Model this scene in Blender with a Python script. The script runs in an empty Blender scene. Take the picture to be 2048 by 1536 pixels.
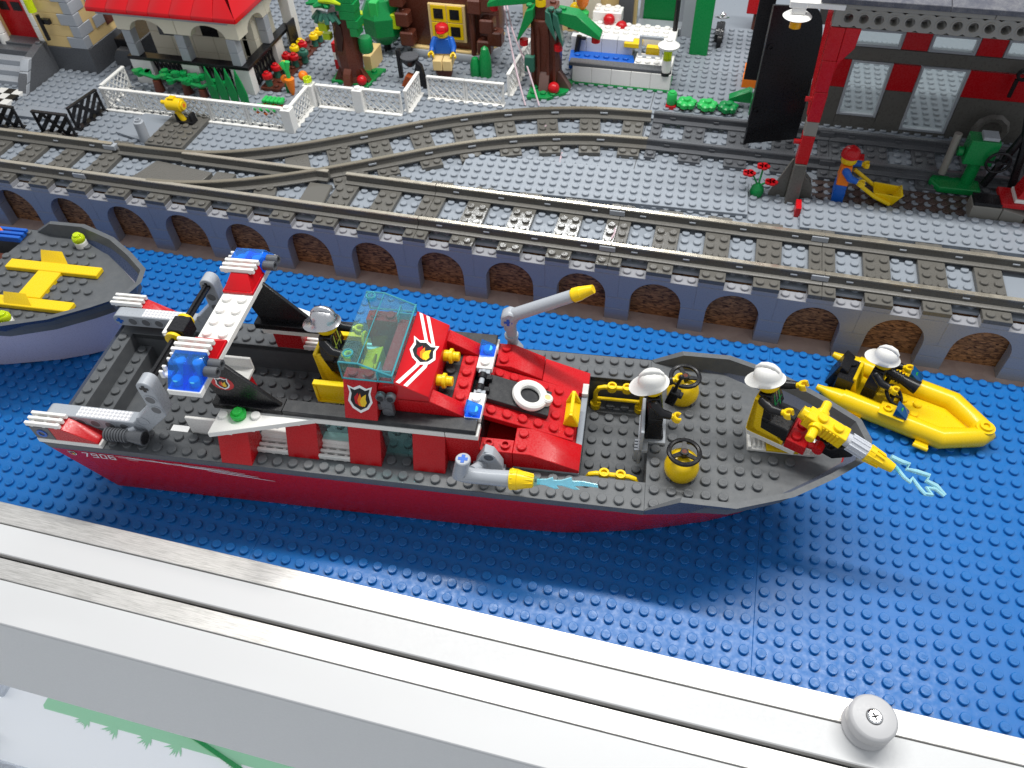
import bpy, bmesh, math, random
from mathutils import Vector, Matrix
R=random.Random(7)
rad=math.radians
sc=bpy.context.scene
COL=sc.collection
sc.unit_settings.scale_length=0.008      # one unit is one 8 mm stud pitch

# ------------------------------------------------------------------ camera
cam=bpy.data.cameras.new('camera'); cam_o=bpy.data.objects.new('camera',cam); COL.objects.link(cam_o)
cam.sensor_width=36; cam.lens=1552.75*36/2048
cam.clip_start=0.5; cam.clip_end=1000
Rm=Matrix(((0.96741194,0.25120597,-0.03177568),(0.16959445,-0.73601989,-0.65537199),(-0.18802089,0.62862571,-0.75463757)))
rot=Matrix((Rm[0],-Rm[1],-Rm[2])).transposed()
cam_o.matrix_world=Matrix.Translation((-7.740,-19.612,45.199))@rot.to_4x4()
cam.dof.use_dof=True; cam.dof.focus_distance=47; cam.dof.aperture_fstop=0.24
sc.camera=cam_o
# ------------------------------------------------------------------ light
sc.view_settings.view_transform='Standard'; sc.view_settings.look='None'; sc.view_settings.exposure=0; sc.view_settings.gamma=1
w=bpy.data.worlds.new('World'); sc.world=w; w.use_nodes=True
bgn=w.node_tree.nodes['Background']; bgn.inputs[0].default_value=(0.90,0.945,1.0,1); bgn.inputs[1].default_value=0.56
def area(name,loc,target,sx,sy,power,col=(1,1,1)):
    l=bpy.data.lights.new(name,'AREA'); l.shape='RECTANGLE'; l.size=sx; l.size_y=sy; l.energy=power; l.color=col
    o=bpy.data.objects.new(name,l); COL.objects.link(o); o.location=loc
    d=Vector(target)-Vector(loc); o.rotation_euler=d.to_track_quat('-Z','Y').to_euler()
    return o
area('ceiling_tube_lamp',(-10,38,88),(-10,10,0),112,4.5,116000,(1.0,0.985,0.95))
area('far_tube_lamp',(-38,133,88),(-25,30,5),50,4.5,26000,(0.97,0.99,1.0))

# ------------------------------------------------------------------ materials
def mat(name,col,rough=0.28,metal=0.0,bump=0.0,trans=0.0,spec=0.34,coat=0.0,scale=9.0,var=0.0,dust=0.0,alpha=1.0):
    m=bpy.data.materials.new(name); m.use_nodes=True; nt=m.node_tree; b=nt.nodes['Principled BSDF']
    b.inputs['Base Color'].default_value=(*col,1); b.inputs['Roughness'].default_value=rough; b.inputs['Metallic'].default_value=metal
    b.inputs['Specular IOR Level'].default_value=spec; b.inputs['Transmission Weight'].default_value=trans; b.inputs['Coat Weight'].default_value=coat
    b.inputs['Alpha'].default_value=alpha
    tc=nt.nodes.new('ShaderNodeTexCoord'); n=nt.nodes.new('ShaderNodeTexNoise'); n.inputs['Scale'].default_value=scale; n.inputs['Detail'].default_value=5
    nt.links.new(tc.outputs['Object'],n.inputs['Vector'])
    r=nt.nodes.new('ShaderNodeMapRange'); r.inputs[1].default_value=0.3; r.inputs[2].default_value=0.7; r.inputs[3].default_value=max(0.02,rough-0.09); r.inputs[4].default_value=rough+0.11
    nt.links.new(n.outputs['Fac'],r.inputs[0]); nt.links.new(r.outputs[0],b.inputs['Roughness'])
    if dust>0:
        n2=nt.nodes.new('ShaderNodeTexNoise'); n2.inputs['Scale'].default_value=1.3; n2.inputs['Detail'].default_value=9; n2.inputs['Roughness'].default_value=0.75
        nt.links.new(tc.outputs['Object'],n2.inputs['Vector'])
        n3=nt.nodes.new('ShaderNodeTexNoise'); n3.inputs['Scale'].default_value=42; n3.inputs['Detail'].default_value=2
        nt.links.new(tc.outputs['Object'],n3.inputs['Vector'])
        mu=nt.nodes.new('ShaderNodeMath'); mu.operation='MULTIPLY'; nt.links.new(n2.outputs['Fac'],mu.inputs[0]); nt.links.new(n3.outputs['Fac'],mu.inputs[1])
        r2=nt.nodes.new('ShaderNodeMapRange'); r2.inputs[1].default_value=0.2; r2.inputs[2].default_value=0.5; r2.inputs[3].default_value=0; r2.inputs[4].default_value=dust
        nt.links.new(mu.outputs[0],r2.inputs[0])
        mx=nt.nodes.new('ShaderNodeMix'); mx.data_type='RGBA'; mx.inputs[6].default_value=(*col,1); mx.inputs[7].default_value=(0.42,0.41,0.39,1)
        nt.links.new(r2.outputs[0],mx.inputs[0]); nt.links.new(mx.outputs[2],b.inputs['Base Color'])
    if bump>0:
        bp=nt.nodes.new('ShaderNodeBump'); bp.inputs['Strength'].default_value=bump; bp.inputs['Distance'].default_value=0.006
        nt.links.new(n.outputs['Fac'],bp.inputs['Height']); nt.links.new(bp.outputs[0],b.inputs['Normal'])
    return m
M={}
def mk(k,*a,**kw): M[k]=mat(k,*a,**kw)
mk('blue_plastic',(0.007,0.140,0.44),0.34,bump=0.10,scale=3,dust=0.05)
mk('bright_blue',(0.012,0.11,0.50),0.3)
mk('red',(0.50,0.004,0.009),0.27,dust=0.05)
mk('hull_red',(0.46,0.003,0.007),0.28,bump=0.08,scale=2,dust=0.02)
mk('deck_grey',(0.092,0.099,0.107),0.36,dust=0.16,bump=0.1,scale=4)
mk('band_grey',(0.085,0.10,0.145),0.3)
mk('dark_grey',(0.095,0.10,0.11),0.3,dust=0.05)
mk('light_grey',(0.36,0.385,0.42),0.30,dust=0.03)
mk('ground_grey',(0.255,0.285,0.325),0.36,dust=0.08,bump=0.1,scale=3)
mk('wall_grey',(0.30,0.305,0.33),0.30,dust=0.03)
mk('old_grey',(0.118,0.113,0.102),0.30,dust=0.06,bump=0.1,scale=5)
mk('old_grey_glossy',(0.125,0.12,0.108),0.10,bump=0.6,scale=3)
mk('old_grey_light',(0.25,0.24,0.215),0.33)
mk('white',(0.80,0.79,0.76),0.28,dust=0.03)
mk('cream',(0.72,0.68,0.55),0.35)
mk('black',(0.010,0.010,0.012),0.30)
mk('black_dusty',(0.016,0.017,0.020),0.42,dust=0.16)
mk('yellow',(0.83,0.56,0.004),0.26,dust=0.03)
mk('orange',(0.85,0.20,0.01),0.3)
mk('green',(0.005,0.23,0.055),0.28)
mk('bright_green',(0.03,0.46,0.10),0.3)
mk('dark_green',(0.03,0.13,0.09),0.3)
mk('lime',(0.45,0.60,0.01),0.3)
mk('brown',(0.105,0.030,0.018),0.28)
mk('rust_brown',(0.30,0.06,0.015),0.3)
mk('tan',(0.72,0.53,0.24),0.35)
mk('silver',(0.62,0.62,0.64),0.28,metal=1.0)
mk('chrome',(0.85,0.85,0.85),0.08,metal=1.0)
mk('trans_light_blue',(0.70,0.94,0.95),0.05,trans=0.95)
mk('trans_water',(0.35,0.80,0.95),0.08,trans=0.5)
mk('trans_blue',(0.14,0.48,1.0),0.05,trans=0.85)
mk('trans_cyan',(0.15,0.85,1.0),0.08,trans=0.5)
mk('trans_green',(0.10,0.95,0.22),0.05,trans=0.85)
mk('trans_yellow',(0.80,0.95,0.02),0.08,trans=0.7)
mk('trans_clear',(0.95,0.97,1.0),0.05,trans=0.95)
mk('paint_white',(0.64,0.645,0.65),0.42)
mk('sticker_red',(0.52,0.005,0.010),0.16,bump=0.25,scale=6)
mk('sticker_white',(0.85,0.85,0.85),0.2)
mk('flame_orange',(0.85,0.22,0.01),0.25)
mk('flame_yellow',(0.85,0.55,0.02),0.25)
mk('print_white',(0.78,0.74,0.78),0.3)
mk('stripe_lime',(0.36,0.42,0.06),0.3)
mk('floor_white',(0.85,0.87,0.88),0.5)
mk('leaf_print',(0.30,0.60,0.38),0.5)
mk('dark_brown_grey',(0.085,0.058,0.052),0.25)
# glass-like plastic lets light through for shadows
def clearish(m,mixfac):
    nt=m.node_tree; b=nt.nodes['Principled BSDF']; out=nt.nodes['Material Output']
    t=nt.nodes.new('ShaderNodeBsdfTransparent'); t.inputs[0].default_value=b.inputs['Base Color'].default_value
    mx=nt.nodes.new('ShaderNodeMixShader'); mx.inputs[0].default_value=mixfac
    b.inputs['Transmission Weight'].default_value*=0.6
    nt.links.new(b.outputs[0],mx.inputs[1]); nt.links.new(t.outputs[0],mx.inputs[2]); nt.links.new(mx.outputs[0],out.inputs['Surface'])
for k,f in (('trans_light_blue',0.90),('trans_water',0.35),('trans_blue',0.72),('trans_cyan',0.2),('trans_green',0.35),('trans_yellow',0.15),('trans_clear',0.55)): clearish(M[k],f)
# brushed metal
def brushed():
    m=bpy.data.materials.new('brushed_metal'); m.use_nodes=True; nt=m.node_tree; b=nt.nodes['Principled BSDF']
    b.inputs['Metallic'].default_value=0.55
    tc=nt.nodes.new('ShaderNodeTexCoord'); mp=nt.nodes.new('ShaderNodeMapping'); mp.inputs['Scale'].default_value=(0.40,11,11)
    n=nt.nodes.new('ShaderNodeTexNoise'); n.inputs['Scale'].default_value=2.2; n.inputs['Detail'].default_value=7; n.inputs['Roughness'].default_value=0.7
    nt.links.new(tc.outputs['Object'],mp.inputs[0]); nt.links.new(mp.outputs[0],n.inputs['Vector'])
    n2=nt.nodes.new('ShaderNodeTexNoise'); n2.inputs['Scale'].default_value=0.5; nt.links.new(tc.outputs['Object'],n2.inputs['Vector'])
    ad=nt.nodes.new('ShaderNodeMath'); ad.operation='MULTIPLY_ADD'; nt.links.new(n2.outputs['Fac'],ad.inputs[0]); ad.inputs[1].default_value=0.22; nt.links.new(n.outputs['Fac'],ad.inputs[2])
    cr=nt.nodes.new('ShaderNodeValToRGB'); cr.color_ramp.elements[0].position=0.42; cr.color_ramp.elements[0].color=(0.42,0.41,0.385,1); cr.color_ramp.elements[1].position=0.70; cr.color_ramp.elements[1].color=(0.74,0.72,0.69,1)
    nt.links.new(ad.outputs[0],cr.inputs[0]); nt.links.new(cr.outputs[0],b.inputs['Base Color'])
    b.inputs['Roughness'].default_value=0.36
    bp=nt.nodes.new('ShaderNodeBump'); bp.inputs['Strength'].default_value=0.3; bp.inputs['Distance'].default_value=0.03; nt.links.new(n.outputs['Fac'],bp.inputs['Height']); nt.links.new(bp.outputs[0],b.inputs['Normal'])
    return m
M['brushed']=brushed()
mk('roof_speckled',(0.06,0.064,0.085),0.5,dust=0.5)
mk('trans_orange',(1.0,0.50,0.01),0.08,trans=0.3)
mk('clear_pane',(0.9,0.93,0.92),0.05,trans=0.9)
clearish(M['clear_pane'],0.8)
def chipboard(name,c0,c1,sc_=(0.9,3,3)):
    m=bpy.data.materials.new(name); m.use_nodes=True; nt=m.node_tree; b=nt.nodes['Principled BSDF']
    tc=nt.nodes.new('ShaderNodeTexCoord'); mp=nt.nodes.new('ShaderNodeMapping'); mp.inputs['Scale'].default_value=sc_
    v=nt.nodes.new('ShaderNodeTexVoronoi'); v.inputs['Scale'].default_value=2.4
    n=nt.nodes.new('ShaderNodeTexNoise'); n.inputs['Scale'].default_value=1.6; n.inputs['Detail'].default_value=8; n.inputs['Roughness'].default_value=.75; n.inputs['Distortion'].default_value=0.6
    nt.links.new(tc.outputs['Object'],mp.inputs[0]); nt.links.new(mp.outputs[0],v.inputs['Vector']); nt.links.new(mp.outputs[0],n.inputs['Vector'])
    mx=nt.nodes.new('ShaderNodeMix'); mx.data_type='RGBA'; mx.inputs[0].default_value=0.35; nt.links.new(n.outputs['Fac'],mx.inputs[6]); nt.links.new(v.outputs['Color'],mx.inputs[7])
    cr=nt.nodes.new('ShaderNodeValToRGB'); cr.color_ramp.elements[0].position=0.36; cr.color_ramp.elements[0].color=(*c0,1); cr.color_ramp.elements[1].position=0.66; cr.color_ramp.elements[1].color=(*c1,1)
    nt.links.new(mx.outputs[2],cr.inputs[0]); nt.links.new(cr.outputs[0],b.inputs['Base Color']); b.inputs['Roughness'].default_value=.75
    bp=nt.nodes.new('ShaderNodeBump'); bp.inputs['Strength'].default_value=0.5; bp.inputs['Distance'].default_value=0.05; nt.links.new(n.outputs['Fac'],bp.inputs['Height']); nt.links.new(bp.outputs[0],b.inputs['Normal'])
    return m
M['chipboard']=chipboard('chipboard',(0.06,0.02,0.008),(0.55,0.26,0.10),(1.2,4,4))
M['ledge_board']=chipboard('ledge_board',(0.40,0.29,0.25),(0.47,0.35,0.30),(0.5,0.5,0.5))
M['rail_metal']=mat('rail_metal',(0.66,0.60,0.49),0.26,metal=0.75,dust=0.06,bump=0.2,scale=2)

# ------------------------------------------------------------------ geometry helper
class G:
    def __init__(s): s.bm=bmesh.new(); s.M=Matrix.Identity(4); s.marks=[]
    def _v(s,p): return s.bm.verts.new(s.M@Vector(p))
    def poly(s,pts): return s.bm.faces.new([s._v(p) for p in pts])
    def mesh(s,vs,fs):
        V=[s._v(p) for p in vs]
        for f in fs:
            try: s.bm.faces.new([V[i] for i in f])
            except ValueError: pass
        return s
    def box(s,x0,x1,y0,y1,z0,z1):
        return s.mesh([(x0,y0,z0),(x1,y0,z0),(x1,y1,z0),(x0,y1,z0),(x0,y0,z1),(x1,y0,z1),(x1,y1,z1),(x0,y1,z1)],
          [(0,3,2,1),(4,5,6,7),(0,1,5,4),(1,2,6,5),(2,3,7,6),(3,0,4,7)])
    def prism(s,pts,pl,a,b):
        n=len(pts); f={'xy':lambda u,v,t:(u,v,t),'xz':lambda u,v,t:(u,t,v),'yz':lambda u,v,t:(t,u,v)}[pl]
        vs=[f(u,v,a) for u,v in pts]+[f(u,v,b) for u,v in pts]
        return s.mesh(vs,[tuple(range(n))[::-1],tuple(range(n,2*n))]+[(i,(i+1)%n,n+(i+1)%n,n+i) for i in range(n)])
    def hexa(s,b4,t4): return s.mesh(list(b4)+list(t4),[(0,3,2,1),(4,5,6,7),(0,1,5,4),(1,2,6,5),(2,3,7,6),(3,0,4,7)])
    def cyl(s,p0,p1,r0,r1=None,n=16,ch=0.0):
        r1=r0 if r1 is None else r1
        p0=Vector(p0);p1=Vector(p1);d=(p1-p0);L=d.length;d.normalize()
        u=d.orthogonal().normalized(); v=d.cross(u)
        rings=[(0,r0),(L,r1)] if ch<=0 else [(0,r0),(L-ch,r1),(L,r1-ch)]
        vs=[]
        for t,r in rings:
            for k in range(n):
                a=2*math.pi*k/n; vs.append(p0+d*t+(u*math.cos(a)+v*math.sin(a))*r)
        fs=[tuple(range(n))[::-1],tuple(range((len(rings)-1)*n,len(rings)*n))]
        for q in range(len(rings)-1):
            for k in range(n): fs.append((q*n+k,q*n+(k+1)%n,(q+1)*n+(k+1)%n,(q+1)*n+k))
        return s.mesh(vs,fs)
    def ring(s,p0,p1,ro,ri,n=20):      # hollow tube
        p0=Vector(p0);p1=Vector(p1);d=(p1-p0).normalized(); u=d.orthogonal().normalized(); v=d.cross(u); vs=[]
        for p in (p0,p1):
            for r in (ro,ri):
                for k in range(n):
                    a=2*math.pi*k/n; vs.append(p+(u*math.cos(a)+v*math.sin(a))*r)
        fs=[]
        for k in range(n):
            j=(k+1)%n
            fs+=[(k,j,2*n+j,2*n+k),(n+j,n+k,3*n+k,3*n+j),(j,k,n+k,n+j),(2*n+k,2*n+j,3*n+j,3*n+k)]
        return s.mesh(vs,fs)
    def lathe(s,prof,c=(0,0,0),n=20,sy=1.0):   # profile (r,z) about z
        vs=[];fs=[]
        for r,z in prof:
            for k in range(n):
                a=2*math.pi*k/n; vs.append((c[0]+r*math.cos(a),c[1]+r*sy*math.sin(a),c[2]+z))
        for q in range(len(prof)-1):
            for k in range(n): fs.append((q*n+k,q*n+(k+1)%n,(q+1)*n+(k+1)%n,(q+1)*n+k))
        fs.append(tuple(range(n))[::-1]); fs.append(tuple(range((len(prof)-1)*n,len(prof)*n)))
        return s.mesh(vs,fs)
    def torus(s,c,Rr,r,axis='z',n=24,m=8,a0=0,a1=2*math.pi):
        full=abs(a1-a0-2*math.pi)<1e-6; N=n if full else n+1; vs=[];fs=[]
        for i in range(N):
            a=a0+(a1-a0)*i/n
            for k in range(m):
                b=2*math.pi*k/m; q=Rr+r*math.cos(b); x,y,z=q*math.cos(a),q*math.sin(a),r*math.sin(b)
                if axis=='x': x,y,z=z,x,y
                if axis=='y': x,y,z=x,z,y
                vs.append((c[0]+x,c[1]+y,c[2]+z))
        for i in range(n if full else n):
            i2=(i+1)%N
            for k in range(m): fs.append((i*m+k,i2*m+k,i2*m+(k+1)%m,i*m+(k+1)%m))
        if not full: fs+= [tuple(range(m)),tuple(range(n*m,(n+1)*m))[::-1]]
        return s.mesh(vs,fs)
    def tube(s,path,r,n=8):
        P=[Vector(p) for p in path]; vs=[];fs=[]; rr=r if isinstance(r,(list,tuple)) else [r]*len(P)
        u=None
        for i,p in enumerate(P):
            d=(P[min(i+1,len(P)-1)]-P[max(i-1,0)]).normalized()
            u=d.orthogonal().normalized() if u is None else (u-d*u.dot(d)).normalized()
            v=d.cross(u)
            for k in range(n):
                a=2*math.pi*k/n; vs.append(p+(u*math.cos(a)+v*math.sin(a))*rr[i])
        for i in range(len(P)-1):
            for k in range(n): fs.append((i*n+k,i*n+(k+1)%n,(i+1)*n+(k+1)%n,(i+1)*n+k))
        fs+=[tuple(range(n))[::-1],tuple(range((len(P)-1)*n,len(P)*n))]
        return s.mesh(vs,fs)
    def sphere(s,c,r,n=16,m=10,sx=1,sy=1,sz=1,z0=-1.0):
        prof=[]
        a0=math.asin(max(-1,z0)); 
        for i in range(m+1):
            a=a0+(math.pi/2-a0)*i/m; prof.append((max(r*math.cos(a),1e-3),r*math.sin(a)*sz))
        return s.lathe(prof,c,n,sy)
    def bevel(s,w=0.03,ang=28,seg=1):
        bmesh.ops.recalc_face_normals(s.bm,faces=s.bm.faces)
        es=[e for e in s.bm.edges if len(e.link_faces)==2 and e.calc_face_angle(0)>rad(ang)]
        if es: bmesh.ops.bevel(s.bm,geom=es,offset=w,segments=seg,profile=0.6,affect='EDGES',clamp_overlap=True)
        return s
    def stud(s,x,y,z,r=0.3,h=0.2,n=16):
        return s.lathe([(r,0),(r,h-0.035),(r-0.035,h)],(x,y,z),n)
    def studs(s,xs,ys,z,n=16):
        for x in xs:
            for y in ys: s.stud(x,y,z,n=n)
        return s
    def tstud(s,c,d,r=0.3,h=0.2,n=16): # stud pointing along d
        c=Vector(c); d=Vector(d).normalized(); return s.cyl(c,c+d*h,r,n=n,ch=0.035)
def O(name,g,m,parent=None,loc=(0,0,0),rot=(0,0,0),label=None,cat=None,group=None,kind=None,sm=35):
    bm=g.bm; bmesh.ops.recalc_face_normals(bm,faces=bm.faces)
    for f in bm.faces: f.smooth=True
    me=bpy.data.meshes.new(name); bm.to_mesh(me); bm.free()
    me.set_sharp_from_angle(angle=rad(sm))
    me.materials.append(M[m] if isinstance(m,str) else m)
    return link(name,me,parent,loc,rot,label,cat,group,kind)
def link(name,me,parent=None,loc=(0,0,0),rot=(0,0,0),label=None,cat=None,group=None,kind=None):
    o=bpy.data.objects.new(name,me); COL.objects.link(o)
    if parent: o.parent=parent
    o.location=loc; o.rotation_euler=rot
    if label: o['label']=label
    if cat: o['category']=cat
    if group: o['group']=group
    if kind: o['kind']=kind
    return o
def T(name,label,cat,loc=(0,0,0),rz=0,group=None,rot=None):
    return link(name,None,None,loc,rot or (0,0,rz),label,cat,group)
def dup(root,loc,rot,label=None,group=None):
    def cp(o,par):
        c=o.copy(); COL.objects.link(c)
        if par: c.parent=par
        for ch in o.children: cp(ch,c)
        return c
    c=cp(root,None); c.location=loc; c.rotation_euler=rot
    if label: c['label']=label
    if group: c['group']=group
    return c
def fr(a,b,st=1.0):
    o=[];x=a
    while x<b+1e-6: o.append(x);x+=st
    return o
# simple pieces -----------------------------------------------------
def brick(name,m,par,x0,x1,y0,y1,z0,z1,studs=True,bv=0.03,label=None,skip=()):
    g=G().box(x0,x1,y0,y1,z0,z1).bevel(bv)
    if studs:
        for x in fr(x0+.5,x1-.5+1e-3):
            for y in fr(y0+.5,y1-.5+1e-3):
                if (round(x-x0-.5),round(y-y0-.5)) not in skip: g.stud(x,y,z1)
    return O(name,g,m,par,label=label)
def slope(name,m,par,pts,pl,a,b,studpos=(),bv=0.03,label=None,**k):
    g=G().prism(pts,pl,a,b).bevel(bv)
    for x,y,z in studpos: g.stud(x,y,z)
    return O(name,g,m,par,label=label,**k)
def grille(par,x0,x1,y0,y1,z,along='x',m='white',name='grille_tile',n=3):
    g=G()
    if along=='x':
        wd=(y1-y0)/(2*n-1)
        for k in range(n): g.box(x0,x1,y0+2*k*wd,y0+(2*k+1)*wd,z+.08,z+.4)
        g.box(x0+.25,x0+.45,y0+.02,y1-.02,z,z+.22); g.box(x1-.45,x1-.25,y0+.02,y1-.02,z,z+.22); g.box((x0+x1)/2-.1,(x0+x1)/2+.1,y0+.02,y1-.02,z,z+.22)
    else:
        wd=(x1-x0)/(2*n-1)
        for k in range(n): g.box(x0+2*k*wd,x0+(2*k+1)*wd,y0,y1,z+.08,z+.4)
        g.box(x0+.02,x1-.02,y0+.2,y0+.4,z,z+.22); g.box(x0+.02,x1-.02,y1-.4,y1-.2,z,z+.22)
    g.bevel(.02); return O(name,g,m,par)
LET={'L':[((-.17,.12),(-.17,-.12)),((-.17,-.12),(-.09,-.12))],'E':[((-.06,.12),(-.06,-.12)),((-.06,.12),(.01,.12)),((-.06,0),(.0,0)),((-.06,-.12),(.01,-.12))],
 'G':[((.1,.1),(.04,.1)),((.04,.1),(.04,-.1)),((.04,-.1),(.1,-.1)),((.1,-.1),(.1,0))],'O':[((.13,.1),(.19,.1)),((.19,.1),(.19,-.1)),((.19,-.1),(.13,-.1)),((.13,-.1),(.13,.1))]}
def stud_mark(g,x,y,z,s=1.0,flip=1):
    for ch in LET.values():
        for (a,b),(c,d) in ch:
            dx,dy=c-a,d-b; L=math.hypot(dx,dy) or 1; nx,ny=-dy/L*.013,dx/L*.013
            q=[(a+nx,b+ny),(c+nx,d+ny),(c-nx,d-ny),(a-nx,b-ny)]
            g.poly([(x+s*(u*math.cos(-.25)*flip-v*math.sin(-.25)),y+s*(u*math.sin(-.25)*flip+v*math.cos(-.25)),z+.008) for u,v in q])

# ================================================================== setting
# water: three 32x32 blue baseplates, 8 mm pitch, seams at x=-32 and x=0
def water_plate(x0,x1,y0=-0.5-1.5,y1=26.35):
    g=G().box(x0+.004,x1-.004,y0,y1,-.16,0).bevel(.02)
    o=O('water',g,'blue_plastic',kind='structure')
    s=G(); st=G()
    for x in fr(x0+.5,x1-.5):
        for y in fr(0,26):
            s.stud(x,y,0,h=.21)
            if y<8: stud_mark(st,x,y,.21)
    O('stud',s,'blue_plastic',o,kind='stuff',label='rows of round studs moulded on the blue baseplate')
    O('stud_mark',st,M['blue_plastic'],o,kind='stuff',label='raised letters on the studs')
for a in (-96,-64,-32,0): water_plate(a,a+32 if a<0 else 30)
g=G().box(-96,30,26.36,34,-.2,-.05).bevel(.02); O('ledge_board',g,'ledge_board',kind='structure')
g=G()
for x in (4.55,-60): g.box(x,x+.06,26.37,29,-.049,-.045)
O('board_joint',g,'black',kind='structure')
g=G().box(-96,30,28.1,28.6,-.05,4.6); O('chipboard_panel',g,'chipboard',kind='structure')

# ground grey baseplates
g=G().box(-125,42,27.95,90,4.85,5.1); gr=O('ground',g,'ground_grey',kind='structure')
s=G()
for x in range(-108,25):
    for y in range(28,70):
        yy=y+.5
        if -64<x<-50 and False: continue
        vis=(x> -80-(yy-28)*0.9) and x<14+(yy-28)*.28
        if vis: s.stud(x,yy+.05,5.1,n=12,h=.2)
O('stud',s,'ground_grey',gr,kind='stuff',label='rows of round studs on the light grey baseplates')
# seams between the grey baseplates
g=G()
for x in (-13.5,-45.5,-77.5): g.box(x-.04,x+.04,35.2,70,5.101,5.106)
for y in (59.95,):
    g.box(-100,20,y-.05,y+.05,5.101,5.106)
O('plate_seam',g,'dark_grey',gr)

# ================================================================== display frame at the front
fx0,fx1=-80,40
fr_o=T('display_frame','long white frame with two brushed metal strips along the front of the blue water','frame',(0,0,0),rz=rad(0.15))
def strip(n,m,y0,y1,z0,z1,bv=.03,x0=fx0,x1=fx1): return O(n,G().box(x0,x1,y0,y1,z0,z1).bevel(bv),m,fr_o)
strip('metal_strip','brushed',-2.42,-1.02,-1,1.5); strip('white_channel','paint_white',-4.38,-2.45,-1,1.40,.06)
strip('slot','black',-4.66,-4.40,-1,.9); strip('metal_strip','brushed',-5.92,-4.68,-1,1.5)
strip('white_profile','paint_white',-8.45,-5.95,1.31,1.42,.05)
O('white_skirt',G().prism([(-8.50,1.30),(-6.2,1.30),(-6.2,-15.6),(-8.50,-15.6)],'yz',fx0,fx1).bevel(.1),'paint_white',fr_o)
kn=T('frame_knob','round grey plastic knob with a cross head screw on the white frame','knob',(5.75,-2.35,1.42))
O('washer',G().lathe([(1.2,0),(1.25,.25),(1.05,.45),(1.05,.7),(1.22,.85),(1.22,1.5),(1.08,1.66),(.42,1.66),(.40,1.52)],(0,0,0),36).bevel(.02),mat('knob_plastic',(0.50,0.50,0.51),.4),kn)
sw=O('screw',G().lathe([(.38,1.5),(.38,1.70),(.30,1.76)],(0,0,0),24),'chrome',kn)
g=G()
for a in (0.5,0.5+math.pi/2):
    g.M=Matrix.Rotation(a,4,'Z'); g.box(-.2,.2,-.045,.045,1.765,1.775)
O('cross_slot',g,'black',sw)
# lit showcase shelf below the frame
SZ=-40
area('added_shelf_lamp',(-60,-5.2,-17),(-60,-6,-40),90,3,5600,(1,1,1))  # unseen lamp, added beneath the frame to brighten the shelf
O('showcase_shelf',G().box(-150,60,-90,12,SZ-1,SZ),'floor_white',kind='structure')
st=T('leaf_print_strip','pale green printed strip with leaf tufts on the white shelf below the frame','printed strip',(-66.8,-4.6,SZ),rad(0.3))
O('strip_band',G().prism([(0,-.7),(60,-.7),(60,.9),(0,.9),(-.35,.5),(-.35,-.4)],'xy',0,.03),'leaf_print',st)
g=G()
for k in range(13):
    x=5.6+k*3.6+R.uniform(-.5,.5)
    if k in (4,): continue
    for b in range(7):
        a=rad(-155+b*15+R.uniform(-5,5)); L=R.uniform(1.0,1.9); dx,dy=math.cos(a)*L,math.sin(a)*L*.8; nx,ny=-dy/L*.13,dx/L*.13; z=.034+.002*b
        g.poly([(x+nx,-.5+ny,z),(x+dx*.6+nx,-.5+dy*.6+ny,z),(x+dx,-.5+dy,z),(x+dx*.6-nx,-.5+dy*.6-ny,z),(x-nx,-.5-ny,z)])
O('leaf_tuft',g,'leaf_print',st,kind='stuff')
t=T('green_glass_edge','thin dark green glass edge crossing the white shelf below the frame','glass edge',(-53.9,-3.0,SZ)); O('glass_edge',G().prism([(0,0),(.35,.25),(14,-3.2),(13.6,-3.6)],'xy',0,.4),'green',t)
t=T('clear_hinge','clear plastic and chrome hinge piece at the left edge of the shelf','hinge',(-71.0,-9.6,SZ)); 
O('chrome_block',G().box(-2.2,.8,-.8,1.0,.2,2.4).cyl((-1.5,.2,2.4),(-1.5,.2,3.4),.5,n=14).bevel(.15),'chrome',t); O('clear_arm',G().box(-3,10,-2.6,-1.4,0,.8).box(-2.4,-.9,4.2,8.4,0,1.4).bevel(.15),'trans_clear',t); O('clear_stud',G().studs((-2.0,-1.4),fr(4.6,8,1.0),1.4),'trans_clear',t)

# ================================================================== arcade wall
aw=T('arcade_wall','grey brick wall of round arches carrying the railway above the water','wall',(0,0,0))
def arch_mesh():
    g=G(); pts=[(0,2.4),(0,0),(1,0)]
    for k in range(1,16):
        a=math.pi-math.pi*k/16; pts.append((3+2*math.cos(a),0+2.0*math.sin(a)))
    pts+=[(5,0),(6,0),(6,2.4)]
    n=len(pts)
    g.prism(pts,'xz',0,1.0)
    g.bevel(.025,40)
    for x in fr(.5,5.5): g.stud(x,.5,2.4)
    me=bpy.data.meshes.new('arch_brick'); bmesh.ops.recalc_face_normals(g.bm,faces=g.bm.faces)
    for f in g.bm.faces: f.smooth=True
    g.bm.to_mesh(me); g.bm.free(); me.set_sharp_from_angle(angle=rad(30)); me.materials.append(M['wall_grey']); return me
def quick(g,m,name):
    me=bpy.data.meshes.new(name); bmesh.ops.recalc_face_normals(g.bm,faces=g.bm.faces)
    for f in g.bm.faces: f.smooth=True
    g.bm.to_mesh(me); g.bm.free(); me.set_sharp_from_angle(angle=rad(35)); me.materials.append(M[m]); return me
am=arch_mesh(); pm=quick(G().box(-.985,.985,0,1,0,1.19).bevel(.03),'wall_grey','pier_brick')
YW=26.9
for k in range(-14,4):
    x=-.45+6*k
    link('arch_brick',am,aw,(x,YW,2.3))
    for z in (-.1,1.1): link('pier_brick',pm,aw,(x,YW,z))
# spacer plates under the sleeper ends
sm_=quick(G().box(-.98,.98,0,1,0,.39).bevel(.03),'wall_grey','spacer_plate')
for k in range(-19,7): link('spacer_plate',sm_,aw,(-9.48+4*k,YW,4.71))

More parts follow.
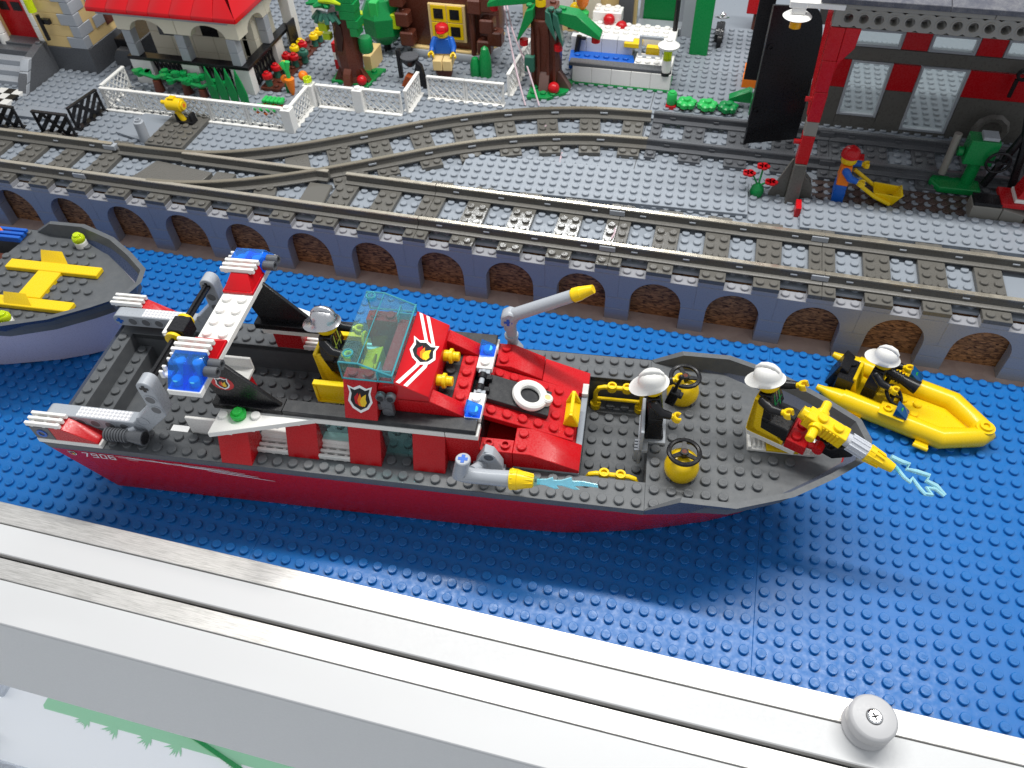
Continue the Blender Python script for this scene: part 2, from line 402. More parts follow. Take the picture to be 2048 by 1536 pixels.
# ================================================================== tracks
YC=30.9
def rail_profile(): # (y,z) section, base z=0 at sleeper top
    return [(-.58,.02),(-.58,.14),(-.36,.22),(-.17,.24),(-.13,.60),(-.21,.68),(-.21,.80),(.21,.80),(.21,.68),(.13,.60),(.17,.24),(.36,.22),(.58,.14),(.58,.02)]
def straight(x0,L,yc,nm_,label,cols=('old_grey','rail_metal','old_grey'),z=5.1,gloss=False,group='railway track sections'):
    t=T('track_section',label,'railway track',(x0,yc,z),group=group)
    if 'me' not in STR.setdefault(cols+(L,),{}):
        d=STR[cols+(L,)]; d['me']=1
        g=G().prism(rail_profile()[:0] or [(p[0],p[1]) for p in rail_profile()],'yz',0.02,L-.02).bevel(.02,50)
        d['rail']=quick(g,cols[0],'rail')
        g=G().box(0.02,L-.02,-.19,.19,.80,.86).bevel(.02); d['cap']=quick(g,cols[1],'rail_cap')
        g=G()
        for x in fr(1.6,L-1,4):
            for q in (-1,1): g.box(x,x+.5,q*.17-.10,q*.17+.10,.40,.52)
        g.box(L-.9,L+.35,-.30,.30,.25,.70)
        d['clip']=quick(g.bevel(.02),'light_grey' if cols[1]=='rail_metal' else cols[0],'rail_clip')
        s=G().box(-.98,.98,-4,4,0,.4).bevel(.03)
        for yy in (-3.5,-1.45+.95,.45,1.4-.95+.95,-1.5+.0,3.5):
            pass
        for yy in (-3.5,-.5-.95,-.5,.45,3.5) if False else (-3.5,-1.0,0.0,1.0,3.5):
            for xx in (-.5,.5): s.stud(xx,yy,.4)
        d['sl']=quick(s,cols[2],'sleeper')
        h=G().box(0.01,.98,-4,4,0,.4).bevel(.03)
        for yy in (-3.5,-1.0,0.0,1.0,3.5): h.stud(.5,yy,.4)
        d['half']=quick(h,cols[2],'sleeper')
        h=G().box(-.98,-.01,-4,4,0,.4).bevel(.03)
        for yy in (-3.5,-1.0,0.0,1.0,3.5): h.stud(-.5,yy,.4)
        d['half2']=quick(h,cols[2],'sleeper')
    d=STR[cols+(L,)]
    for q in (-2.34,2.34):
        r=link('rail',d['rail'],t,(0,q,.4)); link('rail_cap',d['cap'],r); link('rail_clip',d['clip'],r,kind='stuff')
    link('sleeper',d['half'],t)
    for x in fr(4,L-4,4):
        sl=link('sleeper',d['sl'],t,(x,0,0))
        if gloss: sl.data=GL
    link('sleeper',d['half2'],t,(L,0,0))
    return t
STR={}
straight(-93.48,16,YC,'','straight track section at the left end of the front line')
straight(-77.48,16,YC,'','straight track section in front of the black lattice fences')
t3=straight(-29.48,16,YC,'','glossy reflecting straight track section behind the fire boat windscreen')
straight(-13.48,16,YC,'','straight track section behind the boat bow, left of the red pillar')
straight(2.52,16,YC,'','straight track section at the right end beside the narrow grey plate')
for ch in t3.children:
    if ch.name.startswith('sleeper'):
        me=ch.data.copy(); me.materials[0]=M['old_grey_glossy']; ch.data=me
# siding (bluish grey) on the right
dg=('dark_grey','dark_grey','dark_grey')
for x0,lab in ((-12.9,'bluish grey siding track section beside the green flower bushes'),(3.1,'bluish grey siding track section inside the engine shed'),(19.1,'bluish grey siding track section at the far right')):
    straight(x0,16,46.4,'',lab,dg,z=5.1)

def spline(P,n):
    out=[]
    Q=[Vector(P[0])*2-Vector(P[1])]+[Vector(p) for p in P]+[Vector(P[-1])*2-Vector(P[-2])]
    for i in range(1,len(Q)-2):
        for k in range(n):
            t=k/n; a,b,c,d=Q[i-1],Q[i],Q[i+1],Q[i+2]
            out.append(.5*((2*b)+(c-a)*t+(2*a-5*b+4*c-d)*t*t+(3*b-a-3*c+d)*t**3))
    out.append(Q[-2]); return out
CP=[(-61.5,30.9),(-57,30.98),(-53.2,31.15),(-49.6,31.9),(-46,33.2),(-42.2,35.05),(-37.6,37.75),(-32.3,40.95),(-28.0,43.1),(-23.3,44.85),(-18.2,46.0),(-12.95,46.4)]
CS=spline(CP,6)
def sweep(par,pts,off,prof,m,name,zb,i0=0,i1=None,lab=None):
    pts=pts[i0:i1]; g=G(); vs=[];n=len(prof);fs=[]
    for i,p in enumerate(pts):
        d=(pts[min(i+1,len(pts)-1)]-pts[max(i-1,0)]).normalized(); nn=Vector((-d.y,d.x))
        for a,z in prof:
            q=p+nn*(off+a); vs.append((q.x,q.y,zb+z))
    for i in range(len(pts)-1):
        for k in range(n): fs.append((i*n+k,i*n+(k+1)%n,(i+1)*n+(k+1)%n,(i+1)*n+k))
    fs+=[tuple(range(n))[::-1],tuple(range((len(pts)-1)*n,len(pts)*n))]
    g.mesh(vs,fs); return O(name,g,m,par,label=lab)
capp=[(-.19,.80),(-.17,.86),(.17,.86),(.19,.80)]
def curve_track(lab,i0,i1,sleepers):
    t=T('curved_track_section',lab,'railway track',(0,0,0),group='railway track sections')
    for off in (-2.34,2.34):
        r=sweep(t,CS,off,rail_profile(),'old_grey','rail',5.5,i0,i1); sweep(r,CS,off,capp,'rail_metal_dull','rail_cap',5.5,i0,i1)
        g=G()
        for i in range(i0+3,(i1 or len(CS))-2,5):
            d=(CS[i+1]-CS[i-1]).normalized(); nn=Vector((-d.y,d.x)); q=CS[i]+nn*(off-.17)
            g.M=Matrix.Translation((q.x,q.y,5.9))@Matrix.Rotation(math.atan2(d.y,d.x),4,'Z'); g.box(-.35,.35,-.12,.1,0,.12)
        O('rail_clip',g,'light_grey',r,kind='stuff')
    for s in sleepers:
        i=int(s); f=s-i; p=CS[i].lerp(CS[min(i+1,len(CS)-1)],f); d=(CS[min(i+1,len(CS)-1)]-CS[max(i-1,0)]).normalized()
        link('sleeper',SLM,t,(p.x,p.y,5.1),(0,0,math.atan2(d.y,d.x)))
    return t
M['rail_metal_dull']=mat('rail_metal_dull',(0.30,0.27,0.21),0.36,metal=0.6,dust=.1)
SLM=STR[('old_grey','rail_metal','old_grey',16)]['sl']
# arc-length positions for sleepers
cum=[0]
for i in range(1,len(CS)): cum.append(cum[-1]+(CS[i]-CS[i-1]).length)
def at_len(L):
    for i in range(1,len(cum)):
        if cum[i]>=L: return i-1+(L-cum[i-1])/(cum[i]-cum[i-1])
    return len(cum)-1.001
# curved sections after the switch
tot=cum[-1]
n_a=next(i for i,p in enumerate(CS) if p.x>-40.5); n_b=next(i for i,p in enumerate(CS) if p.x>-28.2)
def sl(x0,x1):
    out=[];L=tot-1.6
    k=0
    while L>0:
        s=at_len(L); p=CS[int(s)]
        if x0<=p.x<x1: out.append(s)
        L-=3.95; k+=1
    return out
curve_track('curved brown grey track section climbing from the switch past the white gate',n_a,n_b+1,sl(-40.5,-28.4))
curve_track('curved brown grey track section in front of the palm and pool',n_b,len(CS),sl(-28.4,-12))
# the switch
swt=T('track_switch','railway switch with flat plates, two straight rails and two diverging rails','railway switch',(0,0,0))
def srail(p0,p1,m='rail_metal'):
    pts=[Vector(p0),Vector(p0).lerp(Vector(p1),.5),Vector(p1)]
    r=sweep(swt,pts,0,rail_profile(),'old_grey','rail',5.5); sweep(r,pts,0,capp,m,'rail_cap',5.5)
srail((-61.4,28.56),(-29.5,28.56)); srail((-54,33.24),(-39.5,33.24)); srail((-37.8,33.24),(-29.5,33.24))
for off in (-2.34,2.34):
    i0=next(i for i,p in enumerate(CS) if p.x>(-55.5 if off<0 else -61.4))
    r=sweep(swt,CS,off,[(a,z+.004) for a,z in rail_profile()],'old_grey','rail',5.5,i0,n_a+1); sweep(r,CS,off,[(a,z+.004) for a,z in capp],'rail_metal_dull','rail_cap',5.5,i0,n_a+1)
for x in (-33.5,-37.5):
    link('sleeper',SLM,swt,(x,30.9,5.1))
link('sleeper',STR[('old_grey','rail_metal','old_grey',16)]['half'],swt,(-61.48,30.9,5.1)); link('sleeper',STR[('old_grey','rail_metal','old_grey',16)]['half2'],swt,(-29.48,30.9,5.1))
O('flat_plate',G().prism([(-57.6,29.3),(-51,29.3),(-50.5,31.9),(-56.6,32.6)],'xy',5.1,5.56).bevel(.05),'old_grey',swt)
O('flat_plate',G().box(-50.2,-48.3,29.4,32.2,5.1,5.5).bevel(.03),'old_grey',swt)
O('flat_plate',G().prism([(-40.9,29.3),(-38.6,29.3),(-38.9,32.4),(-41.1,32.4)],'xy',5.1,5.56).bevel(.08),'old_grey_glossy',swt)
g=G().prism([(-45,35.4),(-43.2,36.6),(-41.4,33.6),(-43.4,32.6)],'xy',5.1,5.5).bevel(.04); O('flat_plate',g,'old_grey',swt)
for x in (-57.5,-53.5,-49.5,-45.5,-41.5):
    g=G().box(x-.98,x+.98,26.9,28.3,5.1,5.5).bevel(.03)
    for q in (-.5,.5): g.stud(x+q,27.4,5.5)
    O('sleeper_end',g,'old_grey',swt)
for x,y,a in ((-44.6,30.6,18),(-38.6,35.2,29),(-40.6,37.9,29)):
    g=G(); g.M=Matrix.Translation((x,y,5.1))@Matrix.Rotation(rad(a),4,'Z'); g.box(-.98,.98,-1,1,0,.38).bevel(.03); g.stud(-.5,0,.38); g.stud(.5,0,.38)
    O('sleeper_end',g,'old_grey',swt)
# switch stand plates
g=G().box(-59.5,-57.55,35.0,41.0,5.1,5.5).bevel(.03); g.studs((-59,-58),fr(35.5,38.5),5.5); O('stand_plate',g,'old_grey',swt)
g=G().box(-57.45,-55.5,35.0,41.0,5.1,5.5).bevel(.03); g.studs((-57,-56),fr(35.5,38.5),5.5); g.stud(-56,40.5,5.5); O('stand_plate',g,'old_grey',swt)

# ================================================================== boats
TH=0.09986; BX,BY,BZ=-7.0446,5.2127,6.186
def bw(i,j,H=0): return (BX+math.cos(TH)*i-math.sin(TH)*j, BY+math.sin(TH)*i+math.cos(TH)*j, BZ+H)
RIM=[(-.5,6,.02),(1.4,5.92,1.2),(4.5,5.92,1.2),(7.75,4.7,1.2),(10.2,3.08,1.2),(12.2,1.5,1.2),(12.62,0,1.2)]
def hull(par,cl,cb,bot=-5.95,inner=None):
    top=[(-38.7,6,0),(-30,6,0),(-20,6,0),(-10,6,0),(-5,6,0)]+RIM
    mid=[(-38.4,5.95,-.6),(-30,5.95,-.6),(-20,5.95,-.6),(-10,5.95,-.6),(-5,5.93,-.6),(-.5,5.85,-.62),(1.3,5.6,-.6),(4.1,5.05,-.45),(7.0,3.8,-.2),(9.3,2.4,.0),(11.1,1.05,.15),(11.45,0,.15)]
    low=[(-36.6,5.05,bot),(-30,5.0,bot),(-20,4.9,bot),(-10,4.8,bot),(-5.5,4.6,bot),(-2.8,4.2,bot),(-.3,3.7,bot),(1.7,3.15,bot),(3.9,2.5,bot),(6,1.6,bot),(7.7,.6,bot),(8.1,0,bot)]
    def skin(A,B,m,name,closeA=False,closeB=False):
        g=G(); vs=[];fs=[];n=len(A)
        for side in (1,-1):
            for a,b in zip(A,B):
                vs.append((a[0],6+side*a[1],a[2])); vs.append((b[0],6+side*b[1],b[2]))
        for s in (0,1):
            o=s*2*n
            for k in range(n-1): fs.append((o+2*k,o+2*k+1,o+2*k+3,o+2*k+2))
        fs.append((0,1,2*n+1,2*n))
        if closeB: 
            for k in range(n-1): fs.append((2*k+1,2*k+3,2*n+2*k+3,2*n+2*k+1))
        g.mesh(vs,fs); bmesh.ops.remove_doubles(g.bm,verts=g.bm.verts,dist=1e-4)
        return O(name,g,m,par,sm=28)
    skin(mid,low,cl,'lower_hull',closeB=True)
    up=skin(top,mid,cb,'upper_hull')
    # bulwark: rim and inner wall
    g=G();vs=[];fs=[]
    inn=[(-.3,5.75,.02),(1.5,5.55,1.2),(4.4,5.55,1.2),(7.55,4.38,1.2),(9.95,2.8,1.2),(11.85,1.3,1.2),(12.2,0,1.2)]
    flo=[(-.3,5.72,0),(1.45,5.5,0),(4.3,5.3,0),(7.3,4.1,0),(9.6,2.6,0),(11.4,1.15,0),(11.75,0,0)]
    n=len(RIM)
    for side in (1,-1):
        for k in range(n):
            for P in (RIM,inn,flo): vs.append((P[k][0],6+side*P[k][1],P[k][2]))
    for s in (0,1):
        o=s*3*n
        for k in range(n-1):
            for q in (0,1): fs.append((o+3*k+q,o+3*k+q+1,o+3*k+3+q+1,o+3*k+3+q))
    g.mesh(vs,fs); bmesh.ops.remove_doubles(g.bm,verts=g.bm.verts,dist=1e-4); O('bulwark',g,'deck_grey',up,sm=25)
    return flo
boat=T('fire_boat','red and grey toy fire boat with white helmeted crew, fins and water cannons','toy boat',(BX,BY,BZ),TH)
P=boat
flo=hull(P,'hull_red','band_grey')
# decks
def deck(par,name,m,bx,st,z=0,bv=.03):
    g=G()
    for b in bx: g.box(*b)
    g.bevel(bv)
    for x,y in st: g.stud(x,y,z)
    return O(name,g,m,par)
near=[(x,y) for x in range(-34,0) for y in (.5,1.5) if not (y==1.5 and -27<x<-8) and not(x<-30 and y==1.5 and False)]
near=[(x,y) for x,y in near if not (-26<=x<=-25 and y==.5)]+[(x,1.5) for x in (-24,-23,-16,-15,-12,-11,-10,-9,-8,-27,-20,-19)]
deck(P,'side_deck','deck_grey',[(-38.5,-.5,0.0,2,-.45,0)],sorted(set(near)))
deck(P,'side_deck','deck_grey',[(-38.5,-.5,10,12.0,-.45,0)],[(x,y) for x in range(-34,0) for y in (10.5,11.5) if not(-27<x<-9)])
deck(P,'stern_deck','deck_grey',[(-38.5,-37.5,2,10,-2.4,0)],[(-38,y+.5) for y in range(2,10)])
deck(P,'stern_step','deck_grey',[(-37.5,-36.5,2,10,-2.6,-1.2)],[(-37,y+.5) for y in range(2,10)],-1.2)
g=G().box(-38.4,-.45,2,10,-2.75,-2.4); g.studs(fr(-35,-16),fr(2.5,9.5),-2.4,14); g.studs(fr(-4,-1),fr(2.5,9.5),-2.4,14); O('well_floor',g,'deck_grey',P)
g=G().box(-38.4,-.5,1.9,2,-2.7,-.02).box(-38.4,-.5,10,10.1,-2.7,-.02).box(-.5,-.42,1.9,10.1,-2.7,-.02).box(-4.62,-4.5,2,10,-2.7,-.02); O('well_wall',g,'deck_grey',P)
# fore deck
g=G(); pts=[(-.5,0.05),(-.3,.27)]+[(a,6-b) for a,b,c in flo[1:]]+[(a,6+b) for a,b,c in reversed(flo[1:-1])]+[(-.3,11.73),(-.5,11.95)]
g.prism(pts,'xy',-.45,0.001)
rows={.5:(0,0),1.5:(0,4),2.5:(0,6),3.5:(0,7),4.5:(0,8),5.5:(0,5),6.5:(0,5),7.5:(0,5),8.5:(0,5),9.5:(0,5),10.5:(0,4)}
for y,(a,b) in rows.items():
    for x in range(a,b+1):
        if 2<=y<=4 and 1<=x<=2 or 8<=y<=10 and 1<=x<=2: continue
        if x<0: continue
        g.stud(x,y,0)
for y in (5.5,6.5):
    pass
mk_=G()
for y,(a,b) in rows.items():
    for x in range(a,b+1): stud_mark(mk_,x,y,.2,.9)
fd=O('fore_deck',g,'deck_grey',P); O('stud_mark',mk_,'dark_grey',fd,kind='stuff')
# blocks under the red superstructure
O('under_block',G().box(-10.5,-8.5,4,10,-2.4,-.02).box(-8.5,-4.9,2,10,-2.4,-.02).box(-10.5,-8.5,2,3,-2.4,-.02),'red',P)
O('grey_step_plate',G().box(-4.9,-4.5,4,8,-2.4,.2).bevel(.03),'ground_grey',P)
O('shadow_box',G().box(-12.4,-10.5,2.1,9.9,-2.3,2.3).box(-10.5,-8.5,3,4,-2.4,-2.0),'black',P)  # black filler boxes stand in for the shade inside the voids
# red superstructure slopes (near pillars)
for x0,jo in ((-14.5,1),(-18.5,1),(-22.5,1),(-26.5,0)):
    slope('red_pillar_slope','red',P,[(jo,0),(jo+1,2.4),(jo+2,2.4),(jo+2,0)],'yz',x0,x0+2)
for x0,jo in ((-14.5,11),(-18.5,11),(-22.5,11),(-26.5,12)):
    slope('red_pillar_slope','red',P,[(jo,0),(jo-1,2.4),(jo-2,2.4),(jo-2,0)],'yz',x0,x0+2)
O('red_side_wall',G().box(-12.5,-10.5,2,3,0,2.38).bevel(.03),'red',P); O('red_side_wall',G().box(-12.5,-10.5,9,10,0,2.38).bevel(.03),'red',P)
for x0 in (-24.5,-20.5):
    grille(P,x0,x0+2,1.05,2.0,0.0); grille(P,x0,x0+2,9.9,10.85,0.0)
    O('grille_riser',G().box(x0,x0+2,2.0,2.7,0,.75).bevel(.02),'white',P)
for x0 in (-20.5,-16.5):
    for j0,j1 in ((2.1,2.9),(9.1,9.9)): O('blue_window',G().box(x0+.05,x0+1.95,j0,j1,0.02,2.3).bevel(.05),'trans_light_blue',P)
# white plates with black tiles along the top
for j0 in (2,9):
    O('white_plate',G().box(-20.5,-12.52,j0,j0+1,2.4,2.8).bevel(.025),'white',P)
    O('white_plate',G().box(-12.48,-10.5,j0,j0+1,2.4,2.8).bevel(.025),'white',P)
    a,b=(2.0,3.0) if j0==2 else (9.0,10.0)
    O('black_tile',G().box(-22.48,-10.62,a+.06,b,2.8,3.2).bevel(.03),'black_dusty',P)
O('white_wing_plate',G().prism([(-26.55,.15),(-26.5,3),(-20.5,3),(-20.5,2.0)],'xy',2.4,2.8).bevel(.025).stud(-26.1,1.55,2.8).stud(-24.1,1.75,2.8),'white',P)
O('white_wing_plate',G().prism([(-26.55,11.85),(-26.5,9),(-20.5,9),(-20.5,10.0)],'xy',2.4,2.8).bevel(.025),'white',P)
g=G()
for t in (.15,.38,.62,.84): g.box(-26.3+t*5.6-.12,-26.3+t*5.6+.12,.15+t*1.75+.18,.15+t*1.75+.5,2.25,2.4)
O('wing_teeth',g,'white',P)
g=G().cyl((-25.1,1.62,2.8),(-25.1,1.62,3.0),.42,n=20).cyl((-25.1,1.62,3.0),(-25.1,1.62,3.2),.48,n=20,ch=.05).stud(-25.1,1.62,3.2,h=.2)
O('green_lamp',g,'trans_green',P)
# fins
for jf in (2.55,9.45):
    fb=O('fin_base',G().prism([(-26.9,2.95+.02),(-22.5,2.95+.02),(-22.5,3.2),(-26.9,3.32)],'xz',jf-.5,jf+.5).box(-26.9,-22.5,jf-.5,jf+.5,2.82,3.2).bevel(.02),'black',P)
    O('fin',G().prism([(-26.5,3.2),(-22.6,3.22),(-25.45,6.58),(-27.3,6.58),(-26.95,4.7)],'xz',jf-.13,jf+.13).bevel(.03),'black',P)
def shield(par,place,s,ring=True,red_disc=False):
    # place(u,v,off) -> point; u right, v up
    def poly(pts,m,off,name):
        g=G(); g.poly([place(u*s,v*s,off) for u,v in pts]); return O(name,g,m,par)
    if red_disc: poly([(1.35*math.cos(a*math.pi/14),1.15*math.sin(a*math.pi/14)) for a in range(28)],'sticker_red',.010,'emblem_disc')
    out=[(-.85,.95),(-.45,.78),(0,1.0),(.45,.78),(.85,.95),(.72,.45),(.85,-.2),(.55,-.72),(0,-1.05),(-.55,-.72),(-.85,-.2),(-.72,.45)]
    poly(out,'sticker_white',.016,'emblem_border'); poly([(u*.80,v*.80) for u,v in out],'black' if red_disc or True else 'red',.022,'emblem_field')
    poly([(-.35,-.35),(-.42,.1),(-.15,.45),(-.05,.0),(.15,-.35),(0,-.55)],'sticker_red',.028,'flame_print')
    poly([(-.1,-.5),(-.2,-.1),(0,.42),(.08,.1),(.3,-.3),(.15,-.58)],'flame_orange',.033,'flame_print')
    poly([(.05,-.5),(-.02,-.15),(.12,.15),(.42,.38),(.38,.0),(.45,-.25),(.3,-.55)],'flame_yellow',.038,'flame_print')
shield(P,lambda u,v,o:(-25.85+u,2.42-o,4.85+v),.52,red_disc=True)
# cabin -------------------------------------------------------------
slope('red_shield_brick','red',P,[(2.05,3.2),(3.15,5.6),(4.0,5.6),(4.0,3.2)],'yz',-18.5,-16.5,[(-18,3.55,5.6),(-17,3.55,5.6)])
slope('red_shield_brick','red',P,[(9.95,3.2),(8.85,5.6),(8.0,5.6),(8.0,3.2)],'yz',-18.5,-16.5,[(-18,8.45,5.6),(-17,8.45,5.6)])
nrm=Vector((0,-2.4,1.1)).normalized(); upv=Vector((0,1.1,2.4)).normalized()
cpt=Vector((-17.5,2.62,4.45))
shield(P,lambda u,v,o:tuple(cpt+Vector((1,0,0))*u+upv*v+nrm*o),.88)
# windscreen: top, sloped front, sides, base flange with studs
ws=T('x','x','x'); COL.objects.unlink(ws); bpy.data.objects.remove(ws)
g=G(); th=.14
prof=[(-18.5,5.62),(-18.5,7.55),(-17.25,7.55),(-15.5,6.35),(-15.5,5.62)]
# roof slab, front slope slab, side panels
g.hexa([(-18.5,3,6.95),(-17.35,3,6.95),(-17.35,9,6.95),(-18.5,9,6.95)],[(-18.5,3,7.08),(-17.3,3,7.08),(-17.3,9,7.08),(-18.5,9,7.08)])
g.hexa([(-17.35,3,6.95),(-15.5,3,6.15),(-15.5,9,6.15),(-17.35,9,6.95)],[(-17.3,3,7.08),(-15.42,3,6.27),(-15.42,9,6.27),(-17.3,9,7.08)])
g.hexa([(-15.56,3,5.62),(-15.42,3,5.62),(-15.42,9,5.62),(-15.56,9,5.62)],[(-15.56,3,6.15),(-15.42,3,6.25),(-15.42,9,6.25),(-15.56,9,6.15)])
for j in (3.0,8.86): g.prism([(-18.5,5.62),(-15.56,5.62),(-15.56,6.15),(-17.35,6.95),(-18.5,6.95)],'xz',j,j+.14)
g.bevel(.03); g.stud(-18,3.6,7.08); g.stud(-18,8.4,7.08)
O('windscreen',g,'trans_light_blue',P)
g=G()
for j in (3.05,8.95):
    g.tube([(-18.46,j,7.05),(-17.33,j,7.05),(-15.46,j,6.24),(-15.46,j,5.66)],.055,6)
    g.tube([(-18.46,j,5.68),(-15.5,j,5.68)],.05,6); g.tube([(-18.46,j,5.68),(-18.46,j,7.0)],.05,6)
g.tube([(-15.44,3,6.26),(-15.44,9,6.26)],.06,6); g.tube([(-17.32,3,7.07),(-17.32,9,7.07)],.03,6); g.torus((-18,3.6,7.28),.27,.05,'z',20,6); g.torus((-18,8.4,7.28),.27,.05,'z',20,6)
for j in (3.4,8.2): g.box(-16.35,-15.6,j,j+.06,5.66,6.2).box(-16.4,-16.33,j-.3,j+.6,5.66,6.3)
O('windscreen_edge',g,mat('trans_edge',(0.10,0.48,0.56),.1,trans=.5),P)
# red body in front of cabin
slope('sticker_slope','sticker_red',P,[(-15.42,5.75),(-13.45,4.75),(-13.45,4.2),(-15.42,4.2)],'xz',3.02,8.98)
for ja_,jb_ in ((3.05,3.95),(8.05,8.95)): O('cab_side_wall',G().prism([(-16.48,2.85),(-16.48,5.1),(-15.42,5.4),(-13.5,4.4),(-13.5,2.85)],'xz',ja_,jb_).bevel(.03),'red',P)
O('cab_front_wall',G().box(-13.9,-13.48,4,8,2.85,4.6).box(-16.4,-15.5,4,8,5.2,5.6).bevel(.03),'red',P)
for j in (3,8):
    slope('nose_slope','red',P,[(-15.4,2.82),(-13.46,2.82),(-11.52,2.82),(-11.52,3.28),(-13.46,4.35),(-15.4,4.35)],'xz',j+.02,j+.98)
    O('white_corner_plate',G().box(-11.5,-10.5,(3 if j==3 else 7)+.02,(5 if j==3 else 9)-.02,2.8,3.2).bevel(.03).stud(-11,4.5 if j==3 else 7.5,3.2),'white',P)
    cs=slope('blue_corner_light','trans_blue',P,[(-11.46,3.21),(-10.54,3.21),(-10.54,3.36),(-11.46,3.80)],'xz',j+.04,j+.96)
    O('light_core',G().stud(-11,j+.5,3.22,h=.3),'trans_cyan',cs)
# emblem and white stripes on the slope sticker
sx=Vector((2,0,-1.0)).normalized(); sn=Vector((1.0,0,2)).normalized()
def onslope(a,b,o):   # a along slope (0..2.2 down), b = j
    q=Vector((-15.42,0,5.75))+sx*a+sn*(o+.004); return (q.x,b,q.z)
for (a0,b0,a1,b1,wd) in ((.15,8.9,1.0,6.9,.23),(.62,8.9,1.45,6.9,.23),(.9,4.9,.12,3.1,.23),(1.35,5.0,.6,3.1,.23)):
    g=G(); g.poly([onslope(a0,b0,.012),onslope(a0+wd,b0,.012),onslope(a1+wd,b1,.012),onslope(a1,b1,.012)]); O('white_stripe',g,'sticker_white',P)
for (a0,b0,a1,b1,wd) in ((1.0,6.9,1.0,6.2,.23),(1.45,6.9,1.45,6.2,.23),(.9,4.9,.95,5.6,.23),(1.35,5.0,1.4,5.6,.23)):
    g=G(); g.poly([onslope(a0,b0,.012),onslope(a0+wd,b0,.012),onslope(a1+wd,b1,.012),onslope(a1,b1,.012)]); O('white_stripe',g,'sticker_white',P)
shield(P,lambda u,v,o:onslope(1.12+u*1.0-.0,6.0+v*1.0,.01+o),.98)
# engine bay between the arms
O('black_plate',G().box(-13.46,-12.5,4,8,2.8,3.2).bevel(.03).studs([-13],[4.5,5.5,6.5,7.5],3.2),'black_dusty',P)
O('red_plate',G().box(-12.5,-11.52,4,8,2.8,3.2).bevel(.03).studs([-12],[4.5,5.5,6.5,7.5],3.2),'red',P)
for j in (5.0,7.05):
    g=G().cyl((-13.46,j,4.0),(-13.1,j,4.0),.36,n=18).cyl((-13.1,j,4.0),(-12.9,j,4.0),.48,n=18,ch=.04).tstud((-12.9,j,4.0),(1,0,0)).cyl((-12.7,j,4),(-12.5,j,4),.3,n=18,ch=.03)
    O('yellow_round_plate',g,'yellow',P)
# hinge and sloping hatch
hg=O('hinge',G().cyl((-11,5.05,3.05),(-11,6.95,3.05),.17,n=12).box(-11.3,-10.6,5.0,5.3,2.5,3.1).box(-11.3,-10.6,6.7,7.0,2.5,3.1),'light_grey',P)
for j_ in (5.3,6.25): O('hinge_clip',G().cyl((-11,j_,3.05),(-11,j_+.4,3.05),.27,n=12).box(-11.1,-10.4,j_+.05,j_+.35,2.75,3.05),'black',P)
an=math.atan2(1.15,3.85)
ht=Matrix.Translation((-10.55,0,2.75))@Matrix.Rotation(an,4,'Y')
g=G(); g.M=ht; g.box(0,5.85,4.0,8.0,-.8,-.4); g.bevel(.03)
for x in fr(.5,5.5):
    for y in (4.5,5.5,6.5,7.5):
        if x<4 and 5<y<7: continue
        if x>5 and y>5: continue
        g.stud(x,y,-.4)
O('red_hatch_plate',g,'red',P)
g=G(); g.M=ht; g.box(0,4.0,5.02,6.98,-.4,0).bevel(.03); O('black_hatch_tile',g,'black_dusty',P)
g=G(); g.M=ht; g.torus((2.62,6.02,.2),.88,.27,n=32,m=10); g.cyl((3.68,6.0,0.02),(3.68,6.0,.5),.36,n=20,ch=.04); lr=O('life_ring',g,'white',P)
g=G(); g.M=ht; g.torus((3.68,6.0,.49),.25,.07,n=20,m=6); O('ring_collar',g,'white',lr)
g=G(); g.M=ht; g.cyl((3.68,6,.48),(3.68,6,.508),.2,n=16); O('ring_hole',g,'tan',lr)
g=G(); g.M=Matrix.Translation((-5.33,0,0.78)); g.prism([(-.48,0),(.48,0),(.48,.12),(.1,1.12),(-.1,1.12),(-.48,.12)],'xz',5.0,5.22).prism([(-.48,0),(.48,0),(.48,.12),(.1,1.12),(-.1,1.12),(-.48,.12)],'xz',6.78,7.0).prism([(-.48,0),(.48,0),(.48,.10),(.06,.35),(-.06,.35),(-.48,.10)],'xz',5.2,6.8).box(-.11,.11,5.2,6.8,.9,1.13)
O('yellow_roof_handle',g.bevel(.025),'yellow',P)
# wedge slopes beside the hatch
slope('red_wedge','red',P,[(-8.5,.12),(-4.5,.12),(-4.5,.42),(-7.45,1.5),(-8.5,1.5)],'xz',2.02,3.98,[(-8,2.5,1.5),(-8,3.5,1.5)])
O('light_plate',G().box(-8.5,-4.5,2.0,4.0,-.02,.12),'light_grey',P)
g=G().box(-10.5,-8.52,2.02,2.98,0,1.5).bevel(.03); g.ring((-10,2.5,1.5),(-10,2.5,1.7),.3,.19).ring((-9,2.5,1.5),(-9,2.5,1.7),.3,.19); O('red_block',g,'red',P)
slope('red_wedge','red',P,[(-10.5,1.2),(-7.5,1.2),(-7.5,1.55),(-9.5,2.45),(-10.5,2.45)],'xz',8.02,9.98,[(-10,8.5,2.45),(-10,9.5,2.45)])
O('red_block',G().box(-10.5,-7.5,8.03,9.97,0,1.2).bevel(.03),'red',P)
slope('red_wedge','red',P,[(-7.48,.12),(-4.5,.12),(-4.5,.35),(-7.48,1.4)],'xz',8.02,9.98)
O('light_plate',G().box(-7.5,-4.5,8,10,-.02,.12),'light_grey',P)
O('white_bracket',G().box(-4.9,-4.5,8,8.9,-.4,.5).bevel(.03),'white',P)
